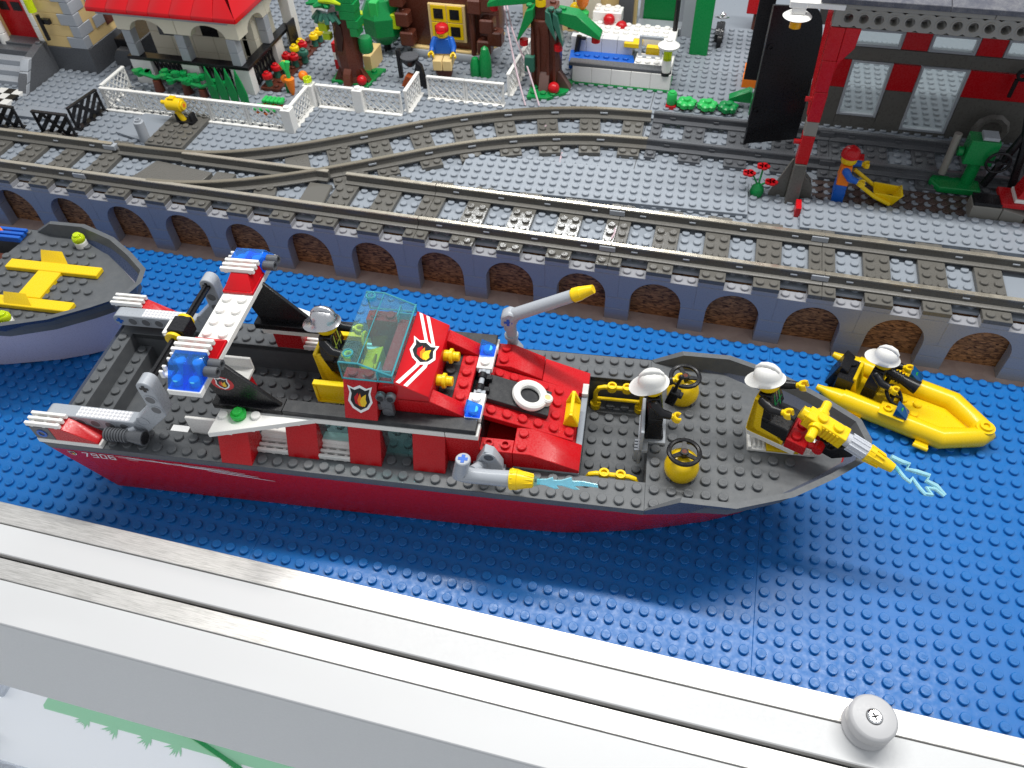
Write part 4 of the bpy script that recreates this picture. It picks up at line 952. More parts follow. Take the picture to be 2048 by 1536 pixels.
# ================================================================== toy figures
def figure(label,loc,rz,pose='stand',leg='black',torso='black',arm='black',hand='yellow',hat='fire',hatm='white',arms=(40,40),face=True,stripe=None,hips=None,head_turn=0,group=None,rot=None,lean=0):
    """local frame: +x is forward; origin under the feet (stand) or at the seat surface below the hips (sit)"""
    t=T('toy_figure',label,'toy figure',loc,rz,group)
    if rot: t.rotation_euler=rot
    hz=1.5 if pose=='stand' else .55
    # legs
    for s in (-1,1):
        g=G()
        y0,y1=(.03,.97) if s>0 else (-.97,-.03)
        if pose=='stand':
            g.prism([(-.42,0),(.62,0),(.62,.32),(.46,.36),(.46,hz-.1),(.25,hz+.12),(-.25,hz+.12),(-.46,hz-.1),(-.46,.0)],'xz',y0,y1)
        else:
            g.prism([(-.5,.02),(1.25,.02),(1.25,-.12),(1.55,-.12),(1.55,.92),(1.25,.98),(.2,.98),(-.3,1.05),(-.5,.8)],'xz',y0,y1)
        O('leg',g.bevel(.06),leg,t)
    if pose=='stand': g=G().box(-.44,.44,-.97,.97,hz+.02,hz+.42).bevel(.04)
    else: g=G().box(-.45,.35,-.97,.97,.75,1.12).bevel(.05)
    O('hips',g,hips or leg,t)
    zt=hz+.42 if pose=='stand' else 1.12
    L=Matrix.Translation((0,0,zt))@Matrix.Rotation(rad(lean),4,'Y')
    g=G(); g.M=L; g.hexa([(-.46,-.98,0),(.46,-.98,0),(.46,.98,0),(-.46,.98,0)],[(-.40,-.66,1.55),(.40,-.66,1.55),(.40,.66,1.55),(-.40,.66,1.55)]); g.bevel(.06); g.cyl((0,0,1.55),(0,0,1.7),.34,n=16)
    to=O('torso',g,torso,t)
    if stripe:
        g=G(); g.M=L
        f=lambda y,z:(.463-.06*z/1.55+.006,y,z)
        for yy in (-.42,.30): g.poly([f(yy,.15),f(yy+.14,.15),f(yy*.8+.12,1.4),f(yy*.8,1.4)])
        g.poly([f(-.7,.55),f(.7,.55),f(.7,.66),f(-.7,.66)])
        O('jacket_stripe',g,stripe,to)
        g=G(); g.M=L; g.poly([f(-.04,.1),f(.04,.1),f(.04,1.4),f(-.04,1.4)]); O('zip',g,'silver',to)
    # arms
    for s,a in zip((-1,1),arms):
        sh=Vector((0,s*.86,1.28)); dr=rad(a)
        el=sh+Vector((math.sin(dr)*.62,s*.22,-math.cos(dr)*.62)); wr=el+Vector((math.sin(dr+.55)*.62,s*.02,-math.cos(dr+.55)*.62))
        g=G(); g.M=L; g.tube([sh+Vector((0,-s*.2,.02)),sh,el,wr],[.24,.33,.30,.24],12); g.sphere(tuple(sh),.32,12,8,z0=-.9)
        O('arm',g,arm,t)
        d=(wr-el).normalized(); c=wr+d*.42
        g=G(); g.M=L; g.cyl(wr-d*.1,wr+d*.22,.17,n=10)
        u=d; v=Vector((0,0,1)).cross(d).normalized(); wv=d.cross(v)
        # C shaped grip opening forwards
        n=12; path=[]
        for k in range(n+1):
            b=rad(50)+math.radians(260)*k/n; path.append(c+(u*math.cos(b)+v*math.sin(b))*.24)
        for q in (-.14,-.05,.05,.14): g.tube([pp+wv*q for pp in path],.085,6)
        O('hand',g,hand,t)
    # head
    H=L@Matrix.Translation((0,0,1.6))@Matrix.Rotation(rad(head_turn),4,'Z')
    g=G(); g.M=H; g.lathe([(.42,0),(.56,.06),(.63,.18),(.64,.5),(.63,.85),(.55,1.0),(.35,1.06)],(0,0,0),28); g.cyl((0,0,1.06),(0,0,1.24),.3,n=16)
    hd=O('head',g,'yellow',t)
    if face:
        g=G(); g.M=H
        def fp(a,z,r=.648): return (r*math.cos(a),r*math.sin(a),z)
        for a in (-.30,.30): g.poly([fp(a+.09*math.cos(q),.58+.065*math.sin(q)) for q in [i*math.pi/5 for i in range(10)]])
        for k in range(6):
            a0=-.38+.76*k/6; a1=a0+.76/6; zz=lambda a:.30+.30*a*a
            g.poly([fp(a0,zz(a0)),fp(a1,zz(a1)),fp(a1,zz(a1)+.04),fp(a0,zz(a0)+.04)])
        O('face_print',g,'black',hd)
    # headgear
    g=G(); g.M=H
    if hat=='fire':
        n=32; rings=[]
        prof=[(.94,.62,0),(.96,.66,0),(.80,.84,0),(.74,1.0,0),(.68,1.25,0),(.52,1.5,0),(.28,1.63,0),(.02,1.66,0)]
        vs=[];fs=[]
        for q,(r,z,_) in enumerate(prof):
            for k in range(n):
                a=2*math.pi*k/n; c,s_=math.cos(a),math.sin(a)
                ex=1.0; dz=0
                if q<=1:   # brim: long rear, drooping, shorter sides
                    ex=1.18 if c<0 else 1.05; ex=1+(ex-1)*abs(c)+.0; dz=-.22*max(0,-c)**1.5-.02+.10*max(0,c)
                    rr=r*ex*(1+.22*max(0,-c)**2)
                    x,y=rr*c,rr*s_*.88
                elif q==2: x,y=r*c*1.04,r*s_*.92; dz=-.04*max(0,-c)
                else: x,y=r*c*1.10,r*s_*.94
                vs.append((x-.03,y,z+dz))
        for q in range(len(prof)-1):
            for k in range(n): fs.append((q*n+k,q*n+(k+1)%n,(q+1)*n+(k+1)%n,(q+1)*n+k))
        fs.append(tuple(range(7*n,8*n)))
        g.mesh(vs,fs)
        path=[(-.72,0,1.10),(-.62,0,1.42),(-.35,0,1.66),(0,0,1.74),(.38,0,1.66),(.66,0,1.38)]
        g.tube(path,[.06,.13,.16,.17,.16,.09],8)
        O('helmet',g,hatm,t,sm=60)
    elif hat=='hard':
        g.lathe([(.74,.62),(.76,.68),(.72,.95),(.62,1.2),(.4,1.38),(.02,1.45)],(0,0,0),28); g.box(.3,1.05,-.42,.42,.62,.70)
        for y in (-.22,0,.22): g.tube([(-.66,y,.95),(-.45,y,1.25),(0,y,1.45),(.45,y,1.25),(.66,y,.95)],.05,6)
        O('hard_hat',g,hatm,t,sm=50)
    elif hat=='cap':
        g.lathe([(.68,.62),(.70,.80),(.64,1.1),(.42,1.28),(.02,1.33)],(0,0,0),28); g.prism([(.45,-.5),(1.0,-.34),(1.12,0),(1.0,.34),(.45,.5)],'xy',.70,.78)
        O('cap',g,hatm,t,sm=50)
    return t
F1=figure('toy firefighter in a silver helmet sitting at the controls behind the windscreen',bw(-20.15,6,3.75),TH,'sit',hatm='silver',stripe='stripe_lime',arms=(48,48))
F2=figure('toy firefighter in a white helmet standing on the grey bracket with a black radio',bw(-.30,6.0,.30),TH+rad(4),'stand',stripe='stripe_lime',arms=(32,68),lean=-10)
ra=T('toy_radio','small black toy radio with a thick aerial held by the standing white helmeted firefighter','radio',bw(.75,6.95,2.45),TH-.3)
O('radio_body',G().box(-.3,.3,-.28,.28,-.75,.45).box(-.2,.5,-.2,.2,.1,.4).bevel(.05),'black',ra,rot=(0,.2,0)); O('aerial',G().cyl((0,0,.4),(.25,0,1.7),.12,.1,n=10).sphere((.26,0,1.75),.17,10,6),'black',ra)
F3=figure('toy firefighter in a white helmet sitting in the yellow turret chair near the bow',tuple(tm_ for tm_ in (0,0,0)),0,'sit',stripe='green',arms=(60,70),lean=-16)
q=(Matrix.Translation((BX,BY,BZ))@Matrix.Rotation(TH,4,'Z')@tm)@Vector((.75,1.0,.85)); F3.location=q; F3.rotation_euler=(0,0,TH+rad(-26))

# ------------------------------------------------------------------ yellow raft
za=rad(-18.2)
zd=T('yellow_raft','small yellow toy raft floating beside the fire boat bow with one white helmeted crewman','toy raft',(3.93,23.62,.2),za)
# tube cross-section swept around outline
def raft():
    out=[(0.2,-2.45),(8.9,-2.55),(11.35,-.85),(11.8,0),(11.35,.85),(8.9,2.55),(0.2,2.45)]
    g=G()
    inn=[(0.2,-1.25),(8.35,-1.3),(10.2,-.25),(10.35,0),(10.2,.25),(8.35,1.3),(0.2,1.25)]
    # tapered stern cones
    for s in (-1,1):
        g.tube([(-.1,s*1.9,1.0),(.35,s*1.9,.95),(1.3,s*1.9,.78),(2.2,s*1.9,.75)],[.22,.3,.62,.76],12)
    secs=[]
    def sec(o,i_): 
        o=Vector((o[0],o[1],0)); i_=Vector((i_[0],i_[1],0)); c=(o+i_)/2; h=(o-i_)/2; r=[]
        for k in range(12):
            a=2*math.pi*k/12+math.pi/12; r.append(c+h*(math.cos(a)*1.1)+Vector((0,0,.76+.78*math.sin(a)*1.0)))
        return r
    o2=[(1.8,-2.6)]+out[1:-1]+[(1.8,2.6)]; i2=[(1.8,-1.2)]+inn[1:-1]+[(1.8,1.2)]
    vs=[];n=12
    for o_,i_ in zip(o2,i2): vs+=sec(o_,i_)
    fs=[]
    for s in range(len(o2)-1):
        for k in range(n): fs.append((s*n+k,s*n+(k+1)%n,(s+1)*n+(k+1)%n,(s+1)*n+k))
    fs+=[tuple(range(n)),tuple(range((len(o2)-1)*n,len(o2)*n))]
    g.mesh(vs,fs); return g
O('tube',raft(),'yellow',zd,sm=40)
g=G().prism([(1.0,-1.4),(8.3,-1.4),(10.3,-.3),(10.3,.3),(8.3,1.4),(1.0,1.4)],'xy',.1,.55); g.studs((5.6,6.6),(-.5,.5),.55); O('raft_floor',g,'yellow',zd)
g=G().ring((11.0,0,1.45),(11.0,0,1.68),.42,.22,n=20).ring((11,0,1.35),(11,0,1.5),.62,.22,n=20); O('bow_ring',g,'yellow',zd)
for x in (2.6,7.3):
    for s in (-1,1):
        O('side_cleat',G().box(x,x+.9,s*2.75-.35,s*2.75+.35,.25,.45).cyl((x-.05,s*3.0,.35),(x+.95,s*3.0,.35),.17,n=10).bevel(.03),'yellow',zd)
for s in (-1,1):
    O('thwart_seat',G().box(4.35,6.1,s*1.95-.62,s*1.95+.62,1.42,1.60).bevel(.03).ring((4.85,s*1.95,1.6),(4.85,s*1.95,1.78),.3,.18,n=16),'yellow',zd)
    c=slope('blue_cheese_light',mat('trans_dark_teal',(0.005,0.10,.30),.08,trans=.3),zd,[(5.3,1.6),(6.2,1.6),(6.2,1.75),(5.3,2.35)],'xz',s*1.95-.45,s*1.95+.45)
    O('green_glint',G().cyl((5.75,s*1.95,2.0),(5.78,s*1.95,2.02),.2,n=12),'trans_green',c)
g=G().torus((0,0,0),.75,.13,'x',n=28).cyl((-.2,0,0),(.15,0,0),.2,n=12)
for k in range(3):
    g.M=Matrix.Rotation(rad(120*k+90),4,'X'); g.box(-.06,.06,-.09,.09,.1,.72)
O('raft_steering_wheel',g,'black',zd,(4.9,-.1,1.25),(0,rad(-55),0))
O('black_transom',G().box(.9,2.1,-1.15,1.15,.3,2.0).prism([(.2,.3),(.9,.3),(1.5,2.2),(.8,2.6)],'xz',-.6,1.25).bevel(.05).stud(1.5,.6,2.0),'black',zd)
g=G().prism([(2.1,.5),(3.1,.5),(3.1,.7),(2.5,.9),(2.2,2.2),(1.95,2.2)],'xz',-1.0,1.0).bevel(.04); O('raft_chair',g,'yellow',zd)
F4=figure('toy firefighter in a white helmet kneeling in the yellow raft with a black hose',(0,0,0),0,'stand',stripe='stripe_lime',arms=(58,70))
mz=Matrix.Translation((3.93,23.62,.2))@Matrix.Rotation(za,4,'Z')
F4.location=mz@Vector((3.35,.1,-.1)); F4.rotation_euler=(0,0,za+rad(-6))
hs=T('toy_hose_nozzle','ribbed black toy hose nozzle held by the firefighter in the yellow raft','hose nozzle',mz@Vector((4.55,.15,2.85)),za+rad(-6))
g=G()
for k in range(7): g.cyl((-1.1+k*.22,0,0),(-.98+k*.22,0,0),.42,n=16)
g.cyl((-1.2,0,0),(.5,0,0),.34,n=16).cyl((.4,0,0),(1.5,0,0),.34,.52,n=18)
O('nozzle_barrel',g,'black',hs,rot=(0,rad(8),0)); O('nozzle_mouth',G().cyl((1.49,0,0),(1.52,0,0),.4,n=16),'brown',hs,rot=(0,rad(8),0)); O('hose_grip',G().cyl((-.4,0,-.1),(-.5,0,-1.1),.18,n=10),'black',hs)

# ------------------------------------------------------------------ boat at the left
M['pale_hull']=mat('pale_hull',(0.66,0.60,0.68),.3)
M['navy_band']=mat('navy_band',(0.035,0.055,0.12),.3)
LA=rad(4.2)
b2=T('pale_boat','pale lilac toy boat with dark grey fore deck and yellow letter H','toy boat',(-59.2+6*math.sin(LA),14.45-6*math.cos(LA),6.186),LA)
flo2=hull(b2,'pale_hull','navy_band')
g=G(); pts=[(-6,0.05),(-.3,.27)]+[(a,6-b) for a,b,c in flo2[1:]]+[(a,6+b) for a,b,c in reversed(flo2[1:-1])]+[(-.3,11.73),(-6,11.95)]
g=G().prism([(-.2,.2)]+[(a,6-b) for a,b,c in flo2[1:]]+[(a,6+b) for a,b,c in reversed(flo2[1:-1])]+[(-.2,11.8)],'xy',-.45,0.001).box(-20,-.2,0,1,-.45,0).box(-20,-.2,11,12,-.45,0).prism([(-.2,1),(-.2,11),(-.8,11),(-1.2,9.0),(-1.5,7.2),(-1.5,4.5),(-1.1,2.8),(-.8,1)],'xy',-.45,0.0)
for y,(a,b) in {.5:(-6,3),1.5:(-1,5),2.5:(-1,7),3.5:(0,7),4.5:(-1,7),5.5:(-1,8),6.5:(-1,7),7.5:(-1,7),8.5:(-1,6),9.5:(0,6),10.5:(0,5),11.5:(-10,3)}.items():
    for x in range(a,b+1):
        if abs(y-6)>5.3 and x>-.5: continue
        g.stud(x,y,0)
O('fore_deck',g,'deck_grey',b2)
O('hold',G().box(-20,-1.3,1,11,-3,-2.6).box(-20,-.9,.9,1,-3,-.01).box(-20,-.9,11,11.1,-3,-.01).box(-1.0,-.9,1,11,-3,-.01),'deck_grey',b2)
O('orange_floor',G().box(-8,-2.2,3,7,-2.6,-.7).bevel(.04),'orange',b2); O('brown_block',G().box(-8,-1.8,7.2,9.5,-2.6,-.6).bevel(.04),'brown',b2)
yh=O('yellow_mark_bar',G().box(0,7.9,7.0,8.0,.01,.4).bevel(.05),'yellow',b2)
O('yellow_mark_bar',G().box(.0,7.9,3.0,4.0,.01,.4).bevel(.05),'yellow',b2); O('yellow_mark_cross',G().box(3.0,4.95,4.03,6.97,.01,.4).bevel(.04),'yellow',b2)
for y0,dy in ((8.0,.75),(3.1,.75)):
    O('yellow_flap',G().hexa([(2.6,y0-.1,.25),(4.9,y0-.1,.25),(4.9,y0+.1*0+.05,.42),(2.6,y0+.05,.42)],[(2.4,y0+.62,.85),(4.3,y0+.62,.85),(4.3,y0+.72,.98),(2.4,y0+.72,.98)]).bevel(.04),'yellow',b2)
for x,y in ((4.5,10.6),(3.95,1.4)):
    O('white_round_brick',G().lathe([(.42,0),(.48,.05),(.48,.5),(.44,.55)],(x,y,.0),22),'white',b2)
    g=G().lathe([(.30,.55),(.46,.6),(.50,.75),(.48,.95),(.40,1.05)],(x,y,0),22).stud(x,y,1.04,r=.3); O('yellow_lamp',g,'trans_yellow',b2)
g=G()
for k in range(3): g.box(-3.2,-.7,10.15+k*.48,10.45+k*.48,.35,.6)
O('blue_grille',g.box(-3.0,-.9,10.2,11.3,.05,.35).bevel(.03),'bright_blue',b2)
g=G().tube([(-5.5,9.6,.6),(-4.2,9.9,.9),(-3.6,9.8,.3),(-3.3,9.6,-.1)],.28,12); O('grey_hose',g,'light_grey',b2)
O('orange_hook',G().tube([(-3.6,11,.9),(-3.0,11,.8),(-2.7,10.9,.3),(-2.2,11,.3)],.14,8),'orange',b2)
O('black_loop',G().torus((-4.4,10.6,.9),.6,.1,'y',n=18),'black',b2)
# loose blue plates on the water
lp=T('blue_plate','loose blue plate lying on the blue water between bow and arches','plate',(-1.6,21.6,.0),rad(-2)); g=G().box(0,5.8,0,1.9,.0,.36).bevel(.03); g.studs(fr(.5,5.5),(.5,1.45),.36); O('plate_body',g,'blue_plastic',lp)

# ================================================================== town behind the track
GZ=5.1
# big loose grey plates
def loose(lab,x,y,z,L,W,rz,grp='loose grey plates beside the track'):
    t=T('grey_plate',lab,'plate',(x,y,z),rad(rz),grp)
    g=G().box(0,L,0,W,0,.38).bevel(.03); g.studs(fr(.5,L-.5),fr(.5,W-.5),.38,12); O('plate_body',g,'ground_grey',t); return t
loose('long light grey plate lying askew between curved and straight track',-28.35,34.55,5.15,25,5,2.6)
loose('narrow light grey plate running right from the red pillar foot',.8,34.95,5.12,30,4,0.4)
# dark floor of the shed
g=G().box(1.8,30,39.2,42.3,5.105,5.2); g.studs(fr(2.3,16),fr(39.7,41.7),5.2,12); O('shed_floor',g,'dark_brown_grey',kind='structure')

# lattice fences -----------------------------------------------------
def fence(lab,m,x,y,rz,n=1,posts=(),open_top=True,group='white lattice fences',diag=True):
    t=T('lattice_fence',lab,'fence',(x,y,GZ),rz,group)
    for k in range(n):
        x0=4*k
        O('fence_frame',G().box(x0+.02,x0+3.98,-.18,.18,2.22,2.4).box(x0+.02,x0+3.98,-.45,.45,0,.2).box(x0+.02,x0+.22,-.12,.12,.2,2.22).box(x0+3.78,x0+3.98,-.12,.12,.2,2.22).bevel(.025),m,t)
        g=G(); H=2.02; W=3.56; st=.72 if m=='white' else .95; wd=.045 if m=='white' else (.19)
        for s in (1,-1):
            q=-H
            while q<W:
                a=(max(q,0),max(-q,0)); e=min(W,q+H); b=(e,e-q)
                if b[0]-a[0]>.1:
                    pa=(a[0],a[1] if s>0 else H-a[1]); pb=(b[0],b[1] if s>0 else H-b[1])
                    d=Vector((pb[0]-pa[0],pb[1]-pa[1])).normalized(); nx,nz=-d.y*wd,d.x*wd; oy=.03*s
                    P4=[(x0+.22+pa[0]+nx,pa[1]+.2+nz),(x0+.22+pb[0]+nx,pb[1]+.2+nz),(x0+.22+pb[0]-nx,pb[1]+.2-nz),(x0+.22+pa[0]-nx,pa[1]+.2-nz)]
                    g.prism(P4,'xz',oy-.05,oy+.05)
                q+=st
                if m=='black' and s<0: q+=2*st
        O('lattice',g,m,t)
    for p in posts: O('fence_post',G().box(p-.5,p+.5,-.5,.5,0,2.38).bevel(.04).stud(p,0,2.38),m,t)
    return t
fence('long white lattice fence behind the yellow switch lever','white',-67.2,40.5,0,5,posts=(20.5,))
fence('white lattice fence left of the garden, running away from the black fence','white',-67.3,40.9,rad(90),1,posts=())
fence('short white lattice fence running back beside the orange carrot','white',-46.6,41,rad(90),1,posts=(4.3,))
fence('white lattice fence with a middle post in front of the hollow tree','white',-45.9,45.3,0,1,posts=(4.5,))
fence('white lattice fence panel ending at the open gate','white',-41.0,45.4,0,1)
fence('white lattice gate standing open beside the black barbecue','white',-36.7,45.7,rad(90),1)
fence('white lattice fence panels in front of the toy man on the barrel','white',-35.6,49.0,0,2)
fence('white lattice fence running far back beside the palm','white',-27.7,50.8,rad(87.5),2)
bg_='black lattice fences by the checkered path'
fence('black lattice fence beside the track, middle of three','black',-71.2,35.2,0,1,group=bg_)
fence('black lattice fence at the left edge of the picture','black',-77.4,35.4,0,1,group=bg_)
fence('black lattice fence turned sideways against the white fence corner','black',-67.9,36.2,rad(82),1,group=bg_)

# checkered path, big tile
t=T('checkered_path','black and white checkered tiles at the foot of the grey steps','tiles',(-83,37.6,GZ))
bt=quick(G().box(0.01,.99,0.01,.99,.02,.38).bevel(.02),'black','tile'); wt=quick(G().box(0.01,.99,0.01,.99,.02,.38).bevel(.02),'white','tile')
for i in range(8):
    for j in range(4):
        if i-(j*0)<6 : link('tile',bt if (i+j)%2 else wt,t,(i-.9-.0,j,0))
brick('grey_tile','ground_grey',None,0,1,0,1,0,1) if False else None
t=T('smooth_grey_tiles','smooth light grey tiles between the black fences and the studs','tiles',(-75.4,37.0,GZ)); O('tile_slab',G().box(0,6.0,0,2.0,.0,.38).bevel(.03),'ground_grey',t)
O('tile_slab',G().box(-5.5,-.04,-.1,1.0,.0,.37).bevel(.03),'ground_grey',t)
t=T('smooth_grey_tile','smooth grey wedge tile between the grey post and the brown plates','tiles',(-63.5,36.4,GZ)); O('tile_slab',G().prism([(0,0),(4.0,-1.0),(4.2,3.7),(.9,3.7)],'xy',.1,.3),'ground_grey',t)
# grey post with hollow stud
t=T('grey_post','short round grey post leaning beside the switch stand','post',(-59.9,35.8,GZ)); O('post_body',G().cyl((0,0,0),(.05,0,2.2),.48,n=20,ch=.05).ring((.05,0,2.2),(.05,0,2.4),.3,.2,n=16),'light_grey',t)
# switch stand: black holder and yellow tap handle
t=T('switch_lever','yellow toy lever on a black stand beside the track switch','lever',(-57.3,39.3,5.5))
O('stand',G().box(-.9,.9,-.5,.5,0,.3).box(-.9,-.6,-.4,.4,.3,1.0).box(.6,.9,-.4,.4,.3,1.0).bevel(.04),'black',t)
g=G().cyl((0,-.1,.3),(-.5,-.1,1.3),.28,n=14).cyl((-1.2,0,1.9),(.3,0,1.9),.62,n=20,ch=.06).cyl((.3,0,1.9),(.5,0,1.9),.42,n=16).cyl((-1.2,0,2.0),(-1.9,0,2.0),.2,n=12).box(-.9,-.3,-.3,.3,2.3,2.65); O('lever_head',g,'yellow',t,(-.2,0,-.1))
O('lever_hole',G().cyl((.5,0,1.9),(.52,0,1.9),.2,n=12),'orange',t,(-.2,0,-.1))

# tan house ----------------------------------------------------------
th_=T('tan_house','tan brick house with grey corner stones, red door and grey steps','house',(0,0,0))
for r,z in enumerate((5.1,)):
    O('base_wall',G().box(-92,-72.6,46.8,70,5.1,7.78).bevel(.04),'dark_grey',th_)
wl_=[]
for r in range(8):
    z=7.8+1.2*r; qa=1.05 if r%2 else 2; qb=2 if r%2 else 1
    O('corner_stone',G().box(-72.62-qa,-72.58,46.78,46.78+qb,z+.01,z+1.18).bevel(.05),'light_grey',th_)
    O('tan_brick_course',G().box(-78.4,-72.62-qa-.02,46.84,48.2,z+.01,z+1.19).bevel(.03).box(-74,-72.64,46.78+qb+.02,62,z+.01,z+1.19),'tan',th_)
    O('tan_brick_course',G().box(-92,-84.4,46.84,48.2,z+.01,z+1.19).bevel(.03),'tan',th_)
    if r in (1,3): O('grey_stone',G().box(-72.6,-72.5,49.2,50.8,z+.02,z+1.16).bevel(.03),'light_grey',th_)
# red door with panes
dr=O('red_door',G().box(-83.4,-79.0,48.3,48.6,7.3,15.5).bevel(.04),'red',th_)
for x in (-82.9,-81.3): O('door_pane',G().box(x,x+1.1,48.25,48.3,10.6,11.5),'black',dr)
O('door_frame',G().box(-84.2,-83.4,48.0,48.6,7.3,15.5).box(-79.0,-78.4,48.0,48.6,7.3,15.5).bevel(.04),'tan',th_)
for x in (-78.0,-83.3):
    for k in range(7): O('white_column_brick',G().lathe([(.45,0.01),(.5,.06),(.5,1.12),(.45,1.18)],(x,47.2,7.4+1.2*k),20),'white',th_)
# steps
for k in range(4): O('step',G().box(-85.6,-78.55,42.6+k*1.05,48.2,5.1+.6*k,5.1+.6*(k+1)).bevel(.05),'light_grey' if k<3 else 'dark_grey',th_)
for x in (-78.5,-86.6):
    O('step_side_wall',G().prism([(41,5.1),(46.8,5.1),(46.8,8.3),(45.9,8.3),(43.7,7.7),(41.95,7.7-1.3)],'yz',x,x+.98).bevel(.03),'dark_grey',th_)
    for k in range(3): O('step_front_brick',G().hexa([(x-.01,40.97+k*.85,5.1+k*.92),(x+1.0,40.97+k*.85,5.1+k*.92),(x+1.0,41.6+k*.85,5.1+k*.92),(x-.01,41.6+k*.85,5.1+k*.92)],[(x-.01,41.75+k*.85,6.0+k*.92),(x+1.0,41.75+k*.85,6.0+k*.92),(x+1.0,42.4+k*.85,6.0+k*.92),(x-.01,42.4+k*.85,6.0+k*.92)]).bevel(.05),'light_grey',th_)
    O('step_top_stud',G().stud(x+.5,46.2,8.3),'dark_grey',th_)
lt=T('wall_lantern','yellow toy lantern on a black bracket between column and tan wall','lantern',(-76.4,46.2,9.4)); O('lantern_pole',G().cyl((0,0,-.6),(0,0,2.0),.2,n=10).box(-.1,.9,.1,.5,1.0,1.5),'black',lt); O('lantern_lamp',G().cyl((-.3,0,2.3),(-.3,0,3.6),.42,n=14),'trans_yellow',lt)
O('house_window',G().box(-72.62,-72.55,50.9,53.2,8.6,10.4).bevel(.02),'brown',th_)
# black gap object + grey block between houses
t=T('dark_car','dark toy car parked in the gap between the tan house and the white house','toy car',(-71.6,49.8,GZ)); O('car_body',G().box(0,3.2,0,5,.3,2.6).bevel(.1),'black',t); O('car_bumper',G().prism([(0,0),(2.6,0),(2.6,1.9),(.7,1.9),(0,1.0)],'xz',-1.0,-.05).bevel(.05),'dark_grey',t)

# white house with red roof ------------------------------------------
wh=T('white_house','white arcaded house with grey columns, black balcony rails and a red roof','house',(0,0,0))
X0,X1=-67.0,-53.4
for a,b in ((-67.1,-64.7),(-61.1,-59.1),(-55.5,-53.4)): O('white_base_block',G().box(a,b,46,47,GZ,7.75).bevel(.04),'white',wh)
for a,b in ((52.0,53.6),): O('white_base_block',G().box(-54.4,-53.42,a,b,GZ,7.75).bevel(.04),'white',wh)
O('black_ledge',G().box(-67.2,-53.3,45.9,47,7.76,8.1).box(-54.3,-53.3,47,56,7.76,8.1).bevel(.03),'black',wh)
def rail_panel(x0,x1,y0,y1):
    g=G(); n=7
    for k in range(n):
        for q in (0,1):
            u0=k/n; u1=(k+1.0)/n
            a=(x0+(x1-x0)*u0,y0+(y1-y0)*u0); b=(x0+(x1-x0)*u1,y0+(y1-y0)*u1)
            za_,zb_=(5.6,7.7) if q else (7.7,5.6)
            g.tube([(a[0],a[1],za_),(b[0],b[1],zb_)],.11,5)
    g.tube([(x0,y0,5.5),(x1,y1,5.5)],.12,5)
    O('black_rail',g,'black',wh)
rail_panel(-64.6,-61.2,46.4,46.4); rail_panel(-59.0,-55.6,46.4,46.4); rail_panel(-53.8,-53.8,47.2,51.8)
for x,y in ((-66.2,46.5),(-60.2,46.5),(-54.5,46.5),(-53.9,51.6)):
    for k in range(2): O('grey_column_brick',G().box(x-.5,x+.5,y-.5,y+.5,8.12+1.33*k,8.10+1.33*(k+1)).bevel(.04),'light_grey',wh)
def wall_arch(x0,x1,y0,y1,zc,z0,z1,r,axis='x'):
    g=G(); c=(x0+x1)/2; pts=[(x0,z1),(x0,z0),(c-r,z0)]
    for k in range(1,12):
        a=math.pi-math.pi*k/12; pts.append((c+r*math.cos(a),z0+r*.62*math.sin(a)))
    pts+=[(c+r,z0),(x1,z0),(x1,z1)]
    g.prism(pts,'xz' if axis=='x' else 'yz',y0,y1); g.bevel(.03,40); return g
for a,b in ((-67.1,-60.3),(-60.25,-53.4)): O('white_arch_brick',wall_arch(a,b,46.02,47,0,10.8,12.45,1.9 if True else 0),'cream',wh)
O('white_arch_brick',wall_arch(47.0,51.9,-54.4,-53.42,0,10.8,12.45,1.6,'y'),'cream',wh); O('white_arch_brick',wall_arch(51.95,56,-54.4,-53.42,0,10.8,12.45,1.3,'y'),'cream',wh)
for j in range(5):
    for z in range(4): O('inner_wall_brick',G().box(-66.9+j*2.5,-66.9+j*2.5+2.46,50.2,51.0,5.2+1.8*z,5.2+1.8*z+1.77).bevel(.03),'cream',wh)
O('inner_window',G().box(-60.5,-58.6,50.1,50.2,8.8,10.8).bevel(.02),'black',wh); O('inner_window',G().box(-65.7,-64.0,50.1,50.2,8.5,10.9).bevel(.02),'dark_grey',wh)
O('inner_wall_brick',G().box(-56.0,-55.4,50.2,56,5.2,12.3).bevel(.03),'cream',wh)
O('grey_eave',G().box(-68.4,-53.9,45.4,47,12.5,12.85).bevel(.03),'light_grey',wh); O('grey_eave',G().box(-55.5,-53.0,47.0,57,12.5,12.85).bevel(.03),'light_grey',wh)
zr=12.87
nb=7
for k in range(nb):
    a=-69+k*16.4/nb; b=a+16.4/nb-.03
    tb=min(b,-56.4)
    if k<nb-1: O('red_roof_slope',G().hexa([(a,45.0,zr),(b,45.0,zr),(b,50,zr+.02),(a,50,zr+.02)],[(a,45.0,zr+.45),(b,45.0,zr+.45),(tb if tb>a else a+.1,50,zr+3.9),(a,50,zr+3.9)]).bevel(.03),'sticker_red',wh)
O('red_roof_slope',G().hexa([(a,45.0,zr),(-52.6,45.0,zr),(-56.4,50,zr),(a-1.2,50,zr)],[(a,45.0,zr+.45),(-52.6,45.0,zr+.45),(-57.2,50,zr+3.9),(a-1.2,50,zr+3.9)]).bevel(.03),'sticker_red',wh)
O('red_roof_slope',G().hexa([(-52.58,45.02,zr),(-52.58,56,zr),(-57.1,56,zr),(-57.1,50,zr)],[(-52.58,45.02,zr+.45),(-52.58,56,zr+.45),(-57.1,56,zr+3.9),(-57.1,50,zr+3.9)]).bevel(.03),'sticker_red',wh)
for y in (56.5,): 
    O('white_pillar',G().box(-54.4,-53.2,56.2,57.4,GZ,12.5).bevel(.04),'white',wh)
